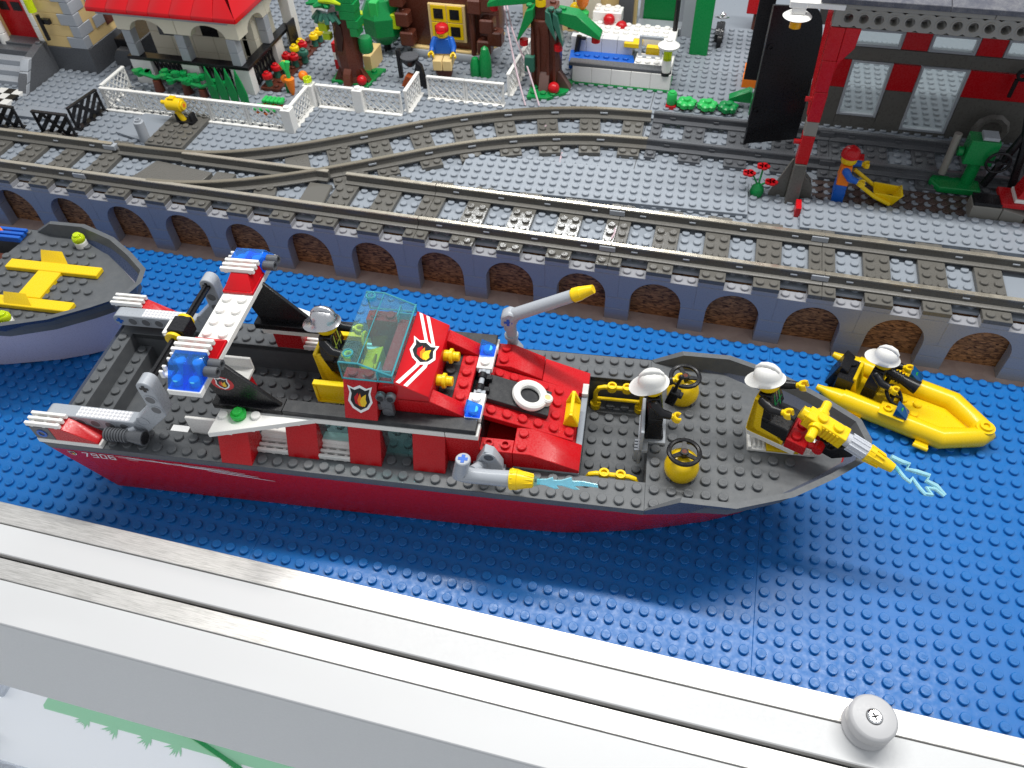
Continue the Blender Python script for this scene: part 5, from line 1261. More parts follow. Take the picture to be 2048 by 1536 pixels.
O('black_open_door',G().box(-53.0,-52.8,54.2,56.0,GZ,8.8).bevel(.04),'black',wh)
t=T('white_gate_pillar','white pillar with grey arm at the back corner of the white house','pillar',(-52.2,60.5,GZ)); O('pillar_body',G().box(-.6,.6,-.6,.6,0,5.5).bevel(.05),'white',t); O('pillar_arm',G().cyl((.4,0,4.2),(1.8,.4,3.0),.35,n=12),'dark_grey',t)

# garden -------------------------------------------------------------
t=T('flower_bed','long brown flower bed plate beside the white house','flower bed',(-53.3,47.0,GZ)); g=G().box(0,2.2,0,11.5,.02,.38).bevel(.03); g.studs((.6,1.6),fr(.5,11),.38,12); O('bed_plate',g,'brown',t)
def flower(lab,x,y,m,z=5.5,grp='round flowers in the brown bed'):
    t=T('toy_flower',lab,'toy flower',(x,y,z),group=grp)
    O('flower_stem',G().cyl((0,0,0),(0,0,.85),.38,.3,n=10),'dark_green',t); O('flower_head',G().lathe([(.3,.7),(.5,.8),(.53,1.0),(.48,1.2),(.3,1.28)],(0,0,0),16).stud(0,0,1.26,r=.26),m,t)
fl=[(-52.5,47.6,'red','nearest red round flower at the front end of the brown bed'),(-52.4,49.4,'red','second red round flower from the front, left side of the bed'),(-51.7,50.0,'yellow','lowest yellow round flower in the bed, between the red ones'),(-52.4,51.9,'red','left one of the two touching red flowers'),(-51.5,51.9,'red','right one of the two touching red flowers'),(-52.3,53.7,'yellow','middle yellow flower above the two touching red ones'),(-52.2,55.1,'yellow','yellow flower with a red one tucked under it'),(-51.8,54.7,'red','small red flower hidden below a yellow one'),(-51.4,56.7,'yellow','front one of the two yellow flowers at the far end'),(-51.3,57.8,'yellow','rearmost yellow flower at the far end of the bed'),(-50.9,53.0,'dark_green','dark green round bud without a flower in the bed')]
for x,y,m,l in fl: flower(l,x,y,m)
t=T('carrot_plant','orange toy carrot with bright green leaves standing by the fence corner','carrot',(-49.6,46.9,GZ)); O('carrot_root',G().lathe([(.12,0),(.3,.5),(.48,1.4),(.50,1.75),(.3,1.85)],(0,0,0),16),'orange',t); O('carrot_leaves',G().tube([(0,0,1.8),(-.05,0,2.6),(-.45,0,3.4)],[.2,.22,.3],8).tube([(0,0,1.8),(0,0,2.6),(.2,.1,3.5)],[.2,.22,.28],8),'bright_green',t)
t=T('orange_flower','small orange toy flower right of the carrot','toy flower',(-48.6,48.0,GZ)); O('flower_head',G().sphere((0,0,1.6),.5,14,8),'orange',t); O('flower_stem',G().cyl((0,0,0),(0,0,1.4),.15,n=8),'green',t)
t=T('orange_flower','small orange toy flower left of the carrot','toy flower',(-50.3,47.2,GZ)); O('flower_head',G().sphere((0,0,1.5),.42,14,8),'orange',t); O('flower_stem',G().cyl((0,0,0),(0,0,1.4),.15,n=8),'green',t)
t=T('golden_cup','tiny golden transparent cup on the white fence post','cup',(-46.6,45.3,GZ+2.6)); O('cup_bowl',G().ring((0,0,0),(0,0,.4),.42,.3,n=18),'trans_yellow',t)
for k,x in enumerate((-56.9,-55.8,-54.7,-53.6)):
    t=T('pointed_leaf','tall pointed green leaf, number %s from the left of the row by the fence'%('one two three four'.split()[k]),'toy plant',(x,44.2,GZ),group='pointed green leaves by the fence')
    O('leaf_blade',G().prism([(-.42,0),(.42,0),(.5,1.1),(.25,2.4),(-.15,3.7),(-.45,2.4),(-.55,1.1)],'xz',-.1,.1).bevel(.05),'green',t)
def branch(lab,x,y,z,rz,s=1.0):
    t=T('leafy_branch',lab,'toy plant',(x,y,z),rz,'green leafy branches in the garden')
    O('plant_pot',G().cyl((0,0,-1.1),(0,0,.1),.55,.4,n=12),'brown',t)
    g=G(); RR=random.Random(int(x*7))
    stems=[(0,0,.3)]
    for k in range(9):
        a=RR.uniform(-.5,.5)+ (0 if k%2 else math.pi); L=RR.uniform(1.0,3.1)*s; p=(math.cos(a)*L,math.sin(a)*L*.7,.5+RR.uniform(-.2,.5))
        g.tube([(0,0,.3),(p[0]*.5,p[1]*.5,.6),p],[.2,.16,.14],6); g.cyl((p[0],p[1],p[2]-.15),(p[0],p[1],p[2]+.25),.33,.36,n=12); g.cyl((p[0],p[1],p[2]+.05),(p[0],p[1],p[2]+.27),.2,n=10)
        g.cyl((p[0]*.55,p[1]*.55+.3,.4),(p[0]*.55,p[1]*.55+.3,.8),.3,n=10)
    O('branch_leaves',g,'green',t)
branch('left green leafy branch in front of the white house',-63.6,44.6,6.4,0,1.1)
branch('middle green leafy branch behind the white fence',-60.4,44.8,6.3,.2,.8)
branch('right green leafy branch next to the pointed leaves',-58.4,44.5,6.0,.1,.8)
for i,(x,y) in enumerate(((-50.8,44.8),(-50.9,43.2))):
    t=T('crawling_plant','bright green crawling plant with orange root, %s'%('nearer the house' if i==0 else 'nearer the white fence'),'toy plant',(x,y,GZ)); 
    g=G()
    for a in range(5): g.box(-1+a*.45,-.65+a*.45,-.5,.5,.3,.6)
    O('plant_leaves',g.box(-1,1.2,-.25,.25,.2,.5).bevel(.05),'bright_green',t); O('plant_root',G().prism([(-1,-.5),(1,-.8),(1.2,-.3),(-.6,.1)],'xy',.0,.2),'rust_brown',t)

# hollow tree --------------------------------------------------------
t=T('hollow_tree','brown hollow toy tree with green leaves and a red apple at its foot','tree',(-44.4,50.8,GZ))
g=G().prism([(-2.2,-.9),(2.0,-1.4),(2.6,2.6),(-2.4,2.2)],'xy',.02,.35).bevel(.03); g.studs((-1.6,1.6),(-.3,1.7),.35,12); O('green_base',g,'green',t)
prof=[(1.5,0),(1.25,.6),(1.35,1.5),(1.45,2.6),(1.3,4.0),(1.15,5.5),(1.35,7.0)]
O('trunk',G().lathe([(r,z+.3) for r,z in prof],(0,0,0),9,.8),'brown',t,sm=15)
O('root',G().hexa([(1.0,-.5,.3),(2.0,-.7,.3),(2.0,.1,.3),(1.0,.2,.3)],[(.9,-.4,2.0),(1.2,-.5,1.7),(1.2,.1,1.7),(.9,.1,2.0)]).hexa([(-1.9,-.7,.3),(-1.0,-.6,.3),(-1.0,.2,.3),(-1.9,.1,.3)],[(-1.2,-.5,1.7),(-.9,-.4,2.0),(-.9,.1,2.0),(-1.2,.1,1.7)]).hexa([(-.4,-1.9,.3),(.4,-1.9,.3),(.4,-1,.3),(-.4,-1,.3)],[(-.4,-1.5,1.5),(.4,-1.5,1.5),(.4,-1.0,1.9),(-.4,-1.0,1.9)]).bevel(.05),'brown',t)
O('trunk_hollow',G().prism([(-.55,3.8),(-.15,3.7),(.25,5.1),(.2,6.2),(-.1,6.5),(-.55,5.6)],'xz',-1.22,-1.0),mat('hollow_dark',(.03,.01,.008),.5),t)
g=G()
for z,x0,x1 in ((6.9,.3,1.9),(6.1,.9,2.1),(5.3,1.1,1.9),(7.7,0,2.0),(8.5,-.6,1.8),(9.3,-1.2,1.7)): g.box(x0,x1,-1.15,.3,z,z+.78)
O('green_leaf_block',g.bevel(.03),'green',t)
O('green_barrel',G().lathe([(.6,0),(.72,.2),(.72,1.3),(.6,1.5)],(1.95,.1,3.3),14),'green',t)
g=G()
for a in range(6):
    b=rad(200+a*26); g.tube([(-1.2,-.6,6.9),(-1.2+math.cos(b)*1.0,-.6+math.sin(b)*.6,7.2),(-1.2+math.cos(b)*1.6,-.6+math.sin(b)*.9,6.7-.25*(a%2))],[.35,.38,.22],6)
O('dark_green_leaf',g,'dark_green',t)
g=G()
for a in range(5):
    b=rad(120+a*40); g.tube([(-1.0,-.6,7.9),(-1.0+math.cos(b)*.9,-.6+math.sin(b)*.6,8.3),(-1.0+math.cos(b)*2.2,-.6+math.sin(b)*1.0,8.1)],[.35,.4,.15],6)
O('green_leaf',g,'green',t)
O('lime_leaf',G().tube([(-1.5,-1.2,8.6),(-.5,-1.2,8.75),(.7,-1.2,8.4)],[.2,.38,.1],8),'lime',t); O('lime_block',G().box(-2.2,-1.3,-1.2,-.5,5.6,6.4).bevel(.03),'lime',t); O('lime_block',G().box(-2.1,-1.3,-.9,-.2,4.6,5.2).bevel(.03),'lime',t)
t=T('red_apple','red round toy apple at the foot of the hollow tree','toy apple',(-43.0,49.7,GZ+.35)); O('apple_body',G().sphere((0,0,.45),.52,16,10),'red',t)
t=T('tan_box','small tan toy box behind the hollow tree','box',(-43.9,52.6,GZ)); O('box_body',G().box(0,.9,0,3.0,.1,1.9).bevel(.04),'tan',t)
t=T('red_white_block','red and white striped toy block left of the hollow tree','block',(-47.2,52.5,GZ)); O('block_body',G().box(0,1.2,0,1,0,1.2).bevel(.04),'red',t); O('block_band',G().box(0,1.2,0,1,1.22,2.0).bevel(.04),'white',t); O('block_top',G().box(0,1.2,0,1,2.02,3.0).bevel(.04),'red',t)
# green many-sided bush
t=T('green_bush','big many sided dark green toy bush with lime patches behind the garden','bush',(-43.3,57.9,GZ))
g=G().sphere((0,0,3.6),2.5,8,4,sz=1.1,z0=-.9); O('crown',g,'green',t,sm=10)
O('crown_ridge',G().box(-.5,.4,-2.1,-1.2,4.4,6.0).bevel(.06),'bright_green',t); O('lime_patch',G().box(1.5,2.4,-1.6,-.8,3.2,4.7).box(-2.2,-1.5,-1.7,-.9,3.3,4.6).bevel(.06),'lime',t); O('trunk',G().cyl((0,0,0),(0,0,1.9),.4,n=10),'black',t)

# tree stump house ---------------------------------------------------
t=T('brown_stump_house','big round brown tree stump house with a yellow window','house',(0,0,0))
O('stump_wall',G().prism([(-41.3,57.6),(-32.6,57.3),(-31.0,60),(-31.5,64),(-41,64),(-42.2,60)],'xy',6.3,16).bevel(.1),'brown',t)
O('stone_base',G().prism([(-40.6,58.4),(-40.0,56.9),(-32.4,56.5),(-30.8,59),(-31,62),(-40,62)],'xy',GZ,6.05).bevel(.05),'light_grey',t)
O('tan_strip',G().prism([(-40.2,57.1),(-32.6,56.8),(-31,59),(-31,62),(-40,62)],'xy',6.06,6.3).bevel(.03),'tan',t)
wf=O('window_frame',G().box(-37.75,-33.75,56.95,57.3,7.2,11.0).bevel(.04),'tan',t)
for x in (-37.45,-35.7):
    for z in (7.5,9.25): 
        O('window_light',G().box(x,x+1.65,56.88,56.95,z,z+1.65).bevel(.02),'yellow',wf); O('pane',G().box(x+.32,x+1.33,56.84,56.9,z+.32,z+1.33),'black',wf)
for x,z in ((-40.3,6.6),(-40.6,8.6),(-41.0,10.6),(-31.8,6.4),(-31.4,8.6),(-32.6,10.5),(-31.2,10.8),(-30.6,7.4)):
    O('bark_block',G().box(x-.7,x+.8,56.2,57.6,z,z+1.5).bevel(.15).stud(x,56.9,z+1.48),'brown',t)
O('bark_rib',G().tube([(-33.0,56.9,5.6),(-33.0,56.8,9),(-32.9,56.8,12),(-32.6,57.2,13)],[.3,.32,.32,.2],8),'brown',t)
t=T('toy_barrel','brown toy barrel used as a seat in front of the stump house','barrel',(-35.4,53.7,GZ)); O('barrel_body',G().lathe([(.75,0),(.9,.4),(.95,.9),(.85,1.6)],(0,0,0),16),'brown',t)
figure('toy man in a red cap, blue shirt and tan trousers sitting on the brown barrel',(-35.2,53.7,GZ+1.45),rad(-82),'sit',leg='tan',torso='bright_blue',arm='bright_blue',hat='cap',hatm='red',arms=(30,22))
t=T('black_barbecue','black toy barbecue with glowing brown fire box behind the white gate','barbecue',(-38.2,51.6,GZ)); O('grill_bowl',G().lathe([(.4,1.5),(.9,2.1),(1.0,2.4)],(0,0,.4),16),'black',t); O('grill_top',G().cyl((0,0,2.8),(0,0,2.92),.95,n=18),'dark_grey',t)
O('grill_stand',G().prism([(.8,0),(1.9,0),(1.5,2.4),(1.0,2.8),(.6,1.5)],'xz',-.9,-.4).bevel(.05),'black',t); O('grill_post',G().box(-1.3,-.9,-.4,.1,.6,3.6).bevel(.05),'black',t); O('fire_box',G().prism([(-.9,0),(.3,.1),(.9,1.1),(-.2,1.4)],'xz',-1.2,-.3).bevel(.08),'rust_brown',t)
for i,(x,h,r) in enumerate(((-31.1,3.2,.62),(-32.2,2.0,.55))):
    t=T('cone_bush','%s dark green cone bush against the stump house'%('taller' if i==0 else 'shorter'),'bush',(x,54.5,GZ),group='cone bushes by the stump house'); O('bush_body',G().lathe([(r,0),(r*1.05,.5),(r,h*.6),(r*.6,h*.92),(.05,h)],(0,0,0),14),'green',t)

# palm tree ----------------------------------------------------------
t=T('palm_tree','brown toy palm trunk with six green and dark green slope leaves and red fruits','tree',(-24.4,53.9,GZ))
g=G().prism([(-1.4,-3.3),(.6,-3.2),(2.4,-1.5),(2.6,1),(-1.6,1)],'xy',.02,.35).bevel(.03); g.studs((-.9,.1,1.1),(-2.4,-1.4),.35,12); O('green_base',g,'green',t)
O('trunk',G().prism([(-1.5,-.8),(-.9,-1.2),(.9,-1.2),(1.4,-.7),(1.3,1),(-1.4,1)],'xy',.3,7.0).bevel(.12),'brown',t)
for x in (-1.2,-.6,.35,1.0): O('trunk_rib',G().prism([(x-.14,.4),(x+.14,.4),(x+.16,5.6),(x,6.5),(x-.16,5.6)],'xz',-1.42,-1.18).bevel(.05),'brown',t)
O('root',G().hexa([(-.5,-2.0,.3),(.5,-2.0,.3),(.5,-1.1,.3),(-.5,-1.1,.3)],[(-.5,-1.5,1.7),(.5,-1.5,1.7),(.5,-1.1,2.1),(-.5,-1.1,2.1)]).hexa([(1.2,-.9,.3),(2.6,-1.0,.3),(2.6,-.1,.3),(1.2,0,.3)],[(1.1,-.8,2.1),(1.5,-.9,1.9),(1.5,-.1,1.9),(1.1,0,2.1)]).bevel(.04),mat('root_brown',(.12,.07,.06),.35),t)
O('dark_green_brick',G().box(-1.9,-.95,-1.9,-1.2,2.2,3.7).bevel(.04),'dark_green',t)
def pleaf(x0,z0,x1,z1,y0,y1,w_,m,fruit=True):
    d=1 if x1>x0 else -1
    g=G().prism([(x0,z0-.1),(x1,z1-.25),(x1,z1+.12),(x0+(x1-x0)*.45,z0+(z1-z0)*.1+.85),(x0,z0+.95)],'xz',y0,y0+w_).bevel(.05); g.stud(x0+.5*d,y0+w_/2,z0+.9)
    o=O('palm_leaf',g,m,t)
    if fruit: O('red_fruit',G().cyl((x1-.5*d,y0+w_/2,z1-.75),(x1-.5*d,y0+w_/2,z1-.2),.42,n=14),'red',o)
pleaf(-1.0,7.4,-2.6,5.3,-1.8,-.4,1.4,'green'); pleaf(1.2,7.2,5.4,6.0,-1.5,0,1.5,'green'); pleaf(-1.0,8.2,-6.0,7.6,0,1,1.5,'green')
pleaf(.2,7.4,1.2,5.8,-2.0,-1,.9,'dark_green',False); pleaf(.9,7.2,1.9,5.2,-1.9,-1,1.0,'dark_green',True)
O('palm_crown',G().box(-1.0,1.0,-.9,.8,7.0,8.2).bevel(.06).stud(-.4,-.4,8.2).stud(.5,.2,8.2),'brown',t)
t=T('toy_parrot','tiny yellow and black toy bird on top of the palm','toy bird',(-24.9,53.2,GZ+8.25)); O('bird_body',G().cyl((0,0,0),(0,0,.6),.5,n=12),'yellow',t); O('bird_head',G().cyl((0,0,.6),(0,0,1.4),.45,n=12),'black',t)
t=T('red_apple','red round toy apple at the foot of the palm','toy apple',(-23.3,51.9,GZ+.35)); O('apple_body',G().sphere((0,0,.5),.58,16,10),'red',t)
g=G()
cb=T('pale_cables','two pale pink cables hanging behind the fence down to the track','cable',(0,0,0))
for pts in ([(-30.0,58,12.5),(-28.6,54.5,10.5),(-27.0,51.5,7.6),(-25.6,49.4,5.2)],[(-29.8,58,12.6),(-28.0,54.2,10.3),(-26.0,52,7.8),(-24.2,49.5,5.2)],[(-22.7,45.2,5.6),(-22.6,46.6,5.25),(-22.5,48.2,5.6)],[(-20.3,42.0,5.15),(-20.2,40.6,5.2),(-20.0,39.5,5.6)],[(-13.9,29.5,5.6),(-13.6,31,5.5),(-13.9,32.6,5.3)]):
    c=spline([Vector(p) for p in pts],6); O('cable',G().tube(c,.09,6),mat('cable_pink',(.55,.42,.46),.4),cb)
# pool boat ----------------------------------------------------------
t=T('white_pool','white brick pool with blue water, grey rim, studded white deck and yellow seats','pool',(-22,54.7,GZ))
O('green_edge',G().box(0,9.9,-.1,3,0,.25).bevel(.03),'green',t)
for k in range(5): O('white_wall_brick',G().box(k*1.98+.01,k*1.98+1.97,0,1,.26,1.85).bevel(.03),'white',t)
O('grey_rim',G().box(-.4,8.9,.05,1.1,1.86,2.2).bevel(.05),'dark_grey',t)
O('pool_water',G().prism([(-.6,1.1),(6.2,1.1),(5.6,3.6),(-.9,3.6)],'xy',1.0,1.9).studs(fr(0,6),(1.6,2.6),1.9,10) if False else G().prism([(-.6,1.1),(6.2,1.1),(5.6,3.6),(-.9,3.6)],'xy',1.0,1.75).studs(fr(0,5),(1.6,2.6),1.75,10),'bright_blue',t)
for k in range(4): O('white_wall_brick',G().box(-.9+k*1.6,-.9+k*1.6+1.57,3.6,4.4,.3,3.2).bevel(.03),'paint_white',t)
g=G().box(-.3,9.6,4.4,7.2,2.4,3.25).box(6.0,9.8,1.2,3.6,1.2,2.1).box(.6,3.6,7.3,9,3,4.2).bevel(.05); g.studs(fr(.5,9),fr(5,6.8,.9),3.25,12); g.studs(fr(6.4,9.3,.9),(1.6,2.6),2.1,12); g.studs(fr(1,3.5),(7.8,8.6),4.2,12); O('white_deck',g,'white',t)
O('yellow_cushion',G().box(4.6,6.4,3.3,4.9,2.6,3.1).box(6.9,8.3,3.0,3.9,2.1,2.9).bevel(.06),'yellow',t)
O('grey_window_frame',G().box(6.2,6.5,2.5,2.8,2.1,4.3).box(8.3,8.6,2.5,2.8,2.1,4.3).box(6.5,8.3,2.5,2.8,4.0,4.3).box(6.5,8.3,2.5,2.8,2.1,2.35).bevel(.03),'light_grey',t)
O('black_vent',G().box(8.7,9.5,3.0,3.3,2.1,3.5).bevel(.03),'black',t); O('black_tap',G().cyl((-.2,3.2,1.8),(0,3.4,3.4),.28,n=10).cyl((.2,3.3,3.2),(.7,3.3,3.2),.2,n=8),'black',t); O('black_pole',G().cyl((9.3,6.6,3.2),(9.3,6.6,6.4),.25,n=10),'black',t)
t=T('toy_street_lamp','small white toy lamp with a round shade at the pool corner','lamp',(-12.7,55.1,GZ+1.7)); O('lamp_foot',G().cyl((0,0,0),(0,0,.3),.55,n=14),'black',t); O('lamp_post',G().cyl((0,0,.3),(0,0,1.5),.45,n=16),'white',t); O('lamp_glass',G().cyl((0,0,1.5),(0,0,2.7),.42,n=14),'trans_yellow',t); O('lamp_shade',G().lathe([(.5,2.7),(1.0,2.75),(1.05,2.95),(.6,3.25),(.3,3.35)],(0,0,0),22).stud(0,0,3.33),'white',t)
# tan house behind with green door
t=T('tan_shop','tan house behind the pool with a green door and flower boxes','house',(0,0,0))
O('tan_wall',G().box(-30,-17.3,66,67,GZ,16).bevel(.05),'tan',t); dd=O('green_door',G().box(-16.9,-12.9,69.2,69.5,GZ+.2,14).bevel(.05),'green',t); O('door_frame',G().box(-17.25,-16.95,69,69.6,GZ,14).box(-12.85,-12.5,69,69.6,GZ,14).bevel(.03),'light_grey',t)
O('grey_step',G().box(-17.3,-12.4,67.2,69,GZ,5.9).bevel(.05),'light_grey',t); O('step_tile',G().box(-15,-12.6,66.9,67.15,GZ,5.9).bevel(.04),'dark_grey',t)
O('white_sign',G().box(-27.5,-24.2,65.6,65.95,7.2,12).bevel(.05),'white',t); O('pink_sill',G().box(-24,-21.2,65.5,65.95,6.5,9.5).bevel(.05),'cream',t); O('grey_pillar',G().box(-19.2,-17.6,65.3,66,6.3,14).bevel(.05),'dark_grey',t); O('grey_pillar',G().box(-12.4,-10.9,67,68,GZ,14).bevel(.05),'light_grey',t)
for i,(x,y,z,m,l) in enumerate(((-19.6,61.7,8.6,'red','left red flower in a brown pot behind the pool'),(-18.2,61.2,8.2,'red','right red flower in a brown pot behind the pool'),(-23.6,63.8,8.6,'yellow','yellow flower on the sill of the tan house'))):
    f=T('toy_flower',l,'toy flower',(x,y,z)); O('flower_pot',G().box(-.7,.7,-.5,.5,-2.0,-1.0).bevel(.04),'brown',f); O('flower_leaf',G().lathe([(.3,-1),(.7,-.7),(.6,-.3)],(0,0,0),10),'green',f); O('flower_head',G().sphere((0,0,.1),.62,14,8),m,f)
f=T('carrot_plant','orange carrot with green leaves hanging in front of the tan house','carrot',(-22.6,62.4,9.4)); O('carrot_root',G().lathe([(.2,-.2),(.6,.4),(.8,1.6),(.75,2.6)],(0,0,0),14),'orange',f); O('carrot_leaves',G().lathe([(.7,-.9),(.75,-.4),(.3,-.1)],(0,0,0),12),'bright_green',f)
# green pillar, mailbox, orange seat, bushes
t=T('green_pillar','tall bright green pillar standing on the grey baseplate','pillar',(-10.1,63.3,GZ)); O('pillar_body',G().box(-.95,.95,-.2,.8,0,12).bevel(.05),'green',t)
t=T('red_post_box','red toy box with a blue corner on a brown post','post box',(-4.6,70.2,GZ)); O('box_body',G().box(-1.2,1.2,-.6,.8,1.9,5.5).bevel(.08),'red',t); O('blue_label',G().box(0,1.1,-.64,-.6,2.0,2.6),'bright_blue',t); O('box_post',G().cyl((0,0,0),(0,0,1.9),.4,n=10),'brown',t)
t=T('black_motorbike','black and chrome toy motorbike beside the green pillar','toy motorbike',(-8.3,66.8,GZ)); O('bike_frame',G().box(-.4,.5,-1.5,1.6,.5,1.4).cyl((-.1,-1.3,.7),(.4,-1.3,.7),.75,n=16).cyl((-.1,1.5,.7),(.4,1.5,.7),.75,n=16).bevel(.04),'black',t); O('bike_handle',G().tube([(-.7,1.0,2.2),(0,1.1,2.0),(.8,1.0,2.2)],.14,8).sphere((.1,1.3,2.2),.35,12,8),'chrome',t)
t=T('thin_tree','thin brown toy trunk with green leaves just left of the black door','tree',(-3.8,64,GZ)); O('trunk',G().cyl((0,0,0),(.3,0,12),.35,.3,n=10).cyl((0,0,0),(0,0,.8),.9,.5,n=10),'brown',t); O('leaf',G().box(-.8,0,-.3,.3,9.2,9.8),'green',t)
t=T('orange_bench','bright orange toy bench left of the black shed door','bench',(-5.2,57.2,GZ)); O('seat',G().box(0,2.3,0,1.4,0,.9).bevel(.04).stud(.6,.5,.9).stud(1.6,.5,.9),'orange',t); O('backrest',G().box(.1,1.2,1.4,4.3,0,.5).bevel(.04).stud(.6,3.8,.5),'orange',t)
t=T('green_slope_plant','green slope leaf plant partly behind the black shed door','toy plant',(-4.2,52.9,GZ)); O('leaf_slope',G().prism([(-2.1,1.0),(-1.9,.75),(0,.7),(0,1.8),(-.3,1.9)],'xz',0,1.0).box(0,.9,-1.2,0,0,1.8).bevel(.04),'green',t)
for i,(x,l) in enumerate(((-10.15,'left'),(-8.15,'middle'),(-6.2,'right'))):
    t=T('flower_bush','%s one of the three round green leaf rosettes behind the siding'%l,'toy plant',(x,52.1,GZ),group='green rosettes behind the siding')
    g=G()
    for a in range(6):
        b=rad(a*60+15); g.lathe([(.22,0),(.42,.15),(.42,.5),(.25,.62)],(math.cos(b)*.58,math.sin(b)*.58,.25),8)
    g.lathe([(.3,.2),(.42,.7),(.3,1.05)],(0,0,0),8); O('leaf_rosette',g,'bright_green' if i<2 else 'green',t); O('rosette_root',G().box(-.5,.5,-.5,.5,0,.25),'brown',t)
t=T('green_round_brick','bright green round brick on a red plate left of the rosettes','brick',(-11.6,52.0,GZ)); O('green_brick',G().lathe([(.42,.4),(.48,.5),(.48,1.4),(.4,1.55)],(0,0,0),16).stud(0,0,1.5),'bright_green',t); O('red_plate',G().box(-.5,.5,-.5,.5,0,.38).bevel(.03),'red',t)

# red flower at the big plate corner
t=T('red_flower_trio','three small red flowers on a green stem beside the track','toy flower',(-2.8,39.2,GZ))
O('flower_stem',G().lathe([(.5,0),(.6,.4),(.5,.8),(.2,1.1)],(0,0,0),10).tube([(0,0,.9),(-.5,.2,1.6),(-.9,0,1.9)],.08,6).tube([(0,0,.9),(.1,.4,2.2)],.08,6).tube([(0,0,.9),(.6,0,1.3),(.9,-.2,1.4)],.08,6),'green',t)
for p in ((-.95,0,1.95),(.1,.6,2.35),(.95,-.25,1.5)):
    g=G()
    for a in range(5):
        b=rad(72*a); g.cyl((p[0]+.3*math.cos(b),p[1]+.25*math.sin(b),p[2]),(p[0]+.3*math.cos(b),p[1]+.25*math.sin(b),p[2]+.14),.26,n=10)
    O('red_blossom',g,'red',t)

# engine shed --------------------------------------------------------
sh=T('engine_shed','grey and red engine shed with a holed beam, tall windows and a black open door','building',(0,0,0))
cx0,cx1=-.45,.5
O('column_foot',G().prism([(cx0-1.5,5.1),(cx0,5.1),(cx0,8.8),(cx0-.15,8.8)],'xz',39.3,39.5).prism([(cx0,GZ),(cx1+.1,GZ),(cx1,8.88),(cx0,8.88)],'xz',38.4,39.5).bevel(.05),'old_grey_light' if False else 'old_grey',sh)
O('column_flange',G().prism([(cx1,GZ),(cx1+1.1,GZ),(cx1+1.1,5.9),(cx1+.8,6.8),(cx1,7.6)],'xz',39.2,40.0).bevel(.05),'old_grey',sh)
O('red_column_brick',G().box(cx0,cx1,38.5,39.5,8.9,11.4).bevel(.04),'red',sh); O('grey_column_brick',G().box(cx0,cx1,38.5,39.5,11.42,12.6).bevel(.04),'old_grey_light',sh)
for k in range(3): O('red_column_brick',G().box(cx0-.08*k,cx1-.05*k,38.5,39.5,12.62+2.42*k,12.6+2.42*(k+1)).bevel(.04),'red',sh)
O('red_arch_bracket',G().prism([(cx1-.08,16.4),(cx1+.1,17.3),(.95,17.85),(1.38,18.5),(1.45,19.88),(cx1-.08,19.88)],'xz',38.52,39.48).bevel(.04),'red',sh)
O('red_side_panel',G().prism([(39.52,12.6),(39.52,21.1),(44.0,21.1),(43.2,17.8),(41.6,14.2)],'yz',-.5,.2).bevel(.05),'red',sh)
for z in (14.2,10.6): O('red_hinge',G().cyl((cx0-.5,39,z),(cx0,39,z),.2,n=10),'red',sh)
O('red_pin',G().cyl((.6,45.0,7.9),(1.3,45.0,7.9),.45,n=14),'red',sh)
# holed beam
def holed(x0,n,z0,z1,y0,y1,name):
    g=G(); zc=(z0+z1)/2; r=.31; N=16
    for k in range(n):
        a=x0+k; c=a+.5; V=[];Fs=[]
        sq=[]
        for q in range(N):
            th=2*math.pi*q/N; cx,cz=math.cos(th),math.sin(th); m=max(abs(cx)/.5,abs(cz)/((z1-z0)/2)); sq.append((c+cx/m,zc+cz/m))
        for y in (y0,y1):
            for q in range(N):
                th=2*math.pi*q/N; V.append((c+r*math.cos(th),y,zc+r*math.sin(th)))
            for s_ in sq: V.append((s_[0],y,s_[1]))
        for q in range(N):
            j=(q+1)%N
            Fs+=[(q,j,N+j,N+q),(2*N+q,3*N+q,3*N+j,2*N+j),(q,2*N+q,2*N+j,j)]
            e0,e1=sq[q],sq[j]
        g.mesh(V,Fs)
        g.box(a,a+1,y0+.001,y1-.001,z1-.01,z1); g.box(a,a+1,y0+.001,y1-.001,z0,z0+.01)
        g.ring((c,y0,zc),(c,y0-.03,zc),.42,.33,n=20)
    g.box(x0-.45,x0,y0,y1,z0,z1)
    return O(name,g,'old_grey_light',sh)
holed(-.13,16,19.95,21.2,38.5,39.5,'holed_beam')
O('beam_top',G().box(-.6,9.4,38.4,39.5,21.22,21.55).bevel(.03),'old_grey_light',sh); O('beam_top',G().box(9.43,22,38.4,39.5,21.22,21.55).bevel(.03),'old_grey_light',sh)
for a,b in ((-1.7,6.5),(6.53,15),(15.03,24)): O('roof_slab',G().hexa([(a,38.2,21.57),(b,38.2,21.57),(b,54,21.57),(a,54,21.57)],[(a,38.2,21.95),(b,38.2,21.95),(b,54,26),(a,54,26)]).bevel(.04),'roof_speckled',sh)
